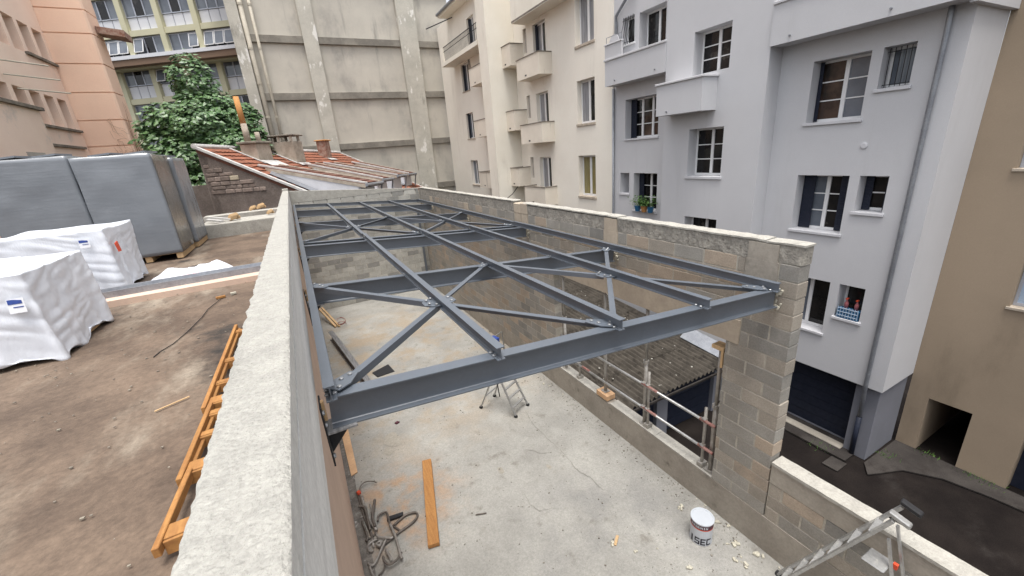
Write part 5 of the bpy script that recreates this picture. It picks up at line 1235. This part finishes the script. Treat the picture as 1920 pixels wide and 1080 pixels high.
MB().tube([(2.98, 7.25, -4.35), (2.97, 7.3, -3.78), (3.42, 7.55, -3.80), (3.44, 7.55, -4.35)], .016, 8).build('hand_rail', m_ladder, lt, smooth=True)
c_ = wrapped('x', m_blue, lt, 2.95, 3.17, 7.22, 7.38, -3.98, -3.76, 10, .05, .05, 0, 0, .04, .3, 4.4)
c_.parent = None; c_.name = 'blue_cloth'; c_.location = ORG[lt]; tag(c_, 'crumpled blue cloth hung over the top of the far step ladder', 'cloth')
MB().tube([(3.05, 7.3, -4.4), (3.06, 7.28, -4.8), (3.09, 7.27, -5.2)], .012, 6).build('hanging_strap', m_cable, lt)
l2 = ladder('aluminium step ladder with plaster splashes cut by the lower right edge', (4.42, 1.98, FL), (4.5, .62, FL), (4.62, 1.08, -3.72), (1, .1, 0), .19, 6)
mb = MB(); mb.box(4.34, 4.56, 1.0, 1.19, -4.27, -4.25); mb.build('platform', m_ladder, l2, bevel=.008)
for s_ in (-1, 1):
    MB().obox((4.62+s_*.12, 1.03, -3.68), (.035, 0, 0), (0, .085, .02), (0, 0, .028)).build('top_hook', m_black if s_ > 0 else m_ladder, l2, bevel=.01)
MB().box(4.62, 4.66, .98, 1.02, -4.40, -4.34).build('red_clip', m_red, l2)

# ================================================================== PROPS AND GUARD RAILS IN THE OPENING
def prop(label, x, y, z0, z1, r=.028, tilt=(0, 0), collar=True):
    t = thing('steel_prop', label, 'prop', (x, y, z0), 'adjustable props in the opening')
    p, q = V(x, y, z0+.01), V(x+tilt[0], y+tilt[1], z1); m = p.lerp(q, .55)
    MB().tube([p, m], r*1.25, 10).build('outer_tube', m_scaf, t, smooth=True); MB().tube([m, q], r, 10).build('inner_tube', m_scaf, t, smooth=True)
    MB().box(x-.07, x+.07, y-.07, y+.07, z0+.002, z0+.01).build('base_plate', m_scaf, t)
    if z1 > -3: MB().obox(q, (.06, 0, 0), (0, .06, 0), (0, 0, .006)).build('head_plate', m_scaf, t)
    if collar:
        MB().lathe(m, [(r*1.9, -.03), (r*1.9, .03)], 10).build('collar', m_scaf, t)
        MB().tube([m+V(-.03, 0, .06), m+V(-.08, -.03, .09), m+V(-.09, -.03, .02), m+V(-.05, 0, -.02)], .007, 6).build('pin', m_bolt, t)
    return t
SZ = -5.045
prop('steel prop beside the near block pillar of the opening', 4.88, 3.30, SZ, -2.90)
prop('steel prop in the middle of the opening carrying the lintel', 4.88, 4.70, SZ, -2.69)
prop('steel prop standing on the small wooden block', 4.88, 5.80, -4.93, -2.69)
prop('steel prop at the far end of the opening', 4.88, 7.22, SZ, -2.69)
part('wood_wedge', m_woodp, None, (4.80, 4.97, 3.215, 3.40, -2.895, -2.84), (4.80, 4.86, 3.215, 3.25, -3.15, -2.896), label='orange wooden wedge on top of the near prop', cat='wedge')
part('wood_block', m_ply, None, (4.765, 4.985, 5.62, 5.96, SZ-.008, -4.935), label='wooden block under a prop on the opening sill', cat='block', bevel=.006)
for k, (y, top) in enumerate(((3.44, -3.96), (4.60, -3.9), (6.66, -4.1))):
    t = thing('guardrail_post', ['short guardrail post beside the near prop', 'short guardrail post beside the middle prop', 'short guardrail post toward the far end of the opening'][k], 'post', (4.86, y, SZ), 'guardrail posts')
    MB().tube([(4.86, y, SZ+.002), (4.86, y, top)], .024, 10).build('tube', m_scaf, t, smooth=True); MB().box(4.80, 4.93, y-.05, y+.05, SZ+.001, SZ+.07).build('foot_clamp', m_scaf, t)
for k, z in enumerate((-4.17, -4.66)):
    t = thing('guard_rail', ['upper galvanised guard rail tube across the opening', 'lower galvanised guard rail tube across the opening'][k], 'rail', (4.81, 5.2, z), 'guard rails across the opening')
    MB().tube([(4.815, 3.25, z), (4.815, 7.3, z-.02)], .024, 12).build('tube', m_ladder, t, smooth=True)
    for (a, b) in ((3.24, 3.50), (4.36, 4.72), (6.25, 6.5)): MB().tube([(4.815, a, z), (4.815, b, z-.001)], .0255, 12).build('red_sleeve', m_redp, t, smooth=True)
    for y in (3.44, 4.60, 4.70, 6.66):
        MB().obox((4.838, y, z), (.04, 0, 0), (0, .035, 0), (0, 0, .035)).build('coupler', m_scaf, t, bevel=.01)
        MB().tube([(4.80, y+.03, z+.05), (4.77, y-.02, z+.055), (4.78, y-.05, z+.04)], .007, 6).build('coupler_bolt', m_bolt, t)
# ================================================================== SMALL THINGS AT THE WINDOWS
t = thing('flower_pot', 'leafy green plants in blue pots on the grey building window sill', 'plant', (12.2, 12.1, -2.75))
for k, y in enumerate((11.72, 12.05, 12.4)):
    MB().lathe((12.14, y, -2.745), [(.09, 0), (.13, .2), (.14, .22), (.12, .22)], 14).build('pot', m_bluepot if k != 1 else m_terra, t)
mb = MB()
for k in range(420):
    d = V(random.gauss(0, .10), random.gauss(0, .30), abs(random.gauss(0, .16))); p = V(12.12, 12.05, -2.50)+d; a = random.uniform(0, 6.28); s_ = random.uniform(.05, .11)
    mb.poly([p, p+V(math.cos(a)*s_*.6, math.sin(a)*s_*.6, .02), p+V(math.cos(a+.6)*s_, math.sin(a+.6)*s_, random.uniform(-.04, .05)), p+V(math.cos(a+1.2)*s_*.6, math.sin(a+1.2)*s_*.6, .02)])
mb.build('foliage', m_plant, t, fixn=False)
t = thing('wire_basket', 'blue basket hung with pink bottles in the lowest small window', 'basket', (12.36, 4.85, -4.98))
mb = MB()
for z in (-4.9, -4.8, -4.7): mb.tube([(12.28, 4.62, z), (12.28, 5.08, z)], .012, 6)
for k in range(8): mb.tube([(12.28, 4.62+k*.065, -4.95), (12.28, 4.62+k*.065, -4.66)], .010, 6)
mb.build('basket', m_skyglass, t); part('tray', m_bluepot, t, (12.29, 12.5, 4.6, 5.1, -4.97, -4.72))
for k, y in enumerate((4.72, 4.95)):
    o = MB().lathe((12.4, y, -4.72), [(.045, 0), (.048, .15), (.018, .21), (.018, .26)], 12).build('bottle', m_pink, t, smooth=True); MB().box(12.35, 12.45, y-.02, y+.02, -4.46, -4.43).build('trigger', m_red, o)
hz_ = MB().lathe((0, 0, 0), [(.30, 0), (.30, .03)], 24)
for i_ in range(len(hz_.v)): p = hz_.v[i_]; hz_.v[i_] = V(12.05+p.z, 13.72+p.x*.9, 3.55+p.y)
hz_.build('satellite_dish', m_grey, label='small grey satellite dish on the upper left grey balcony', cat='dish')
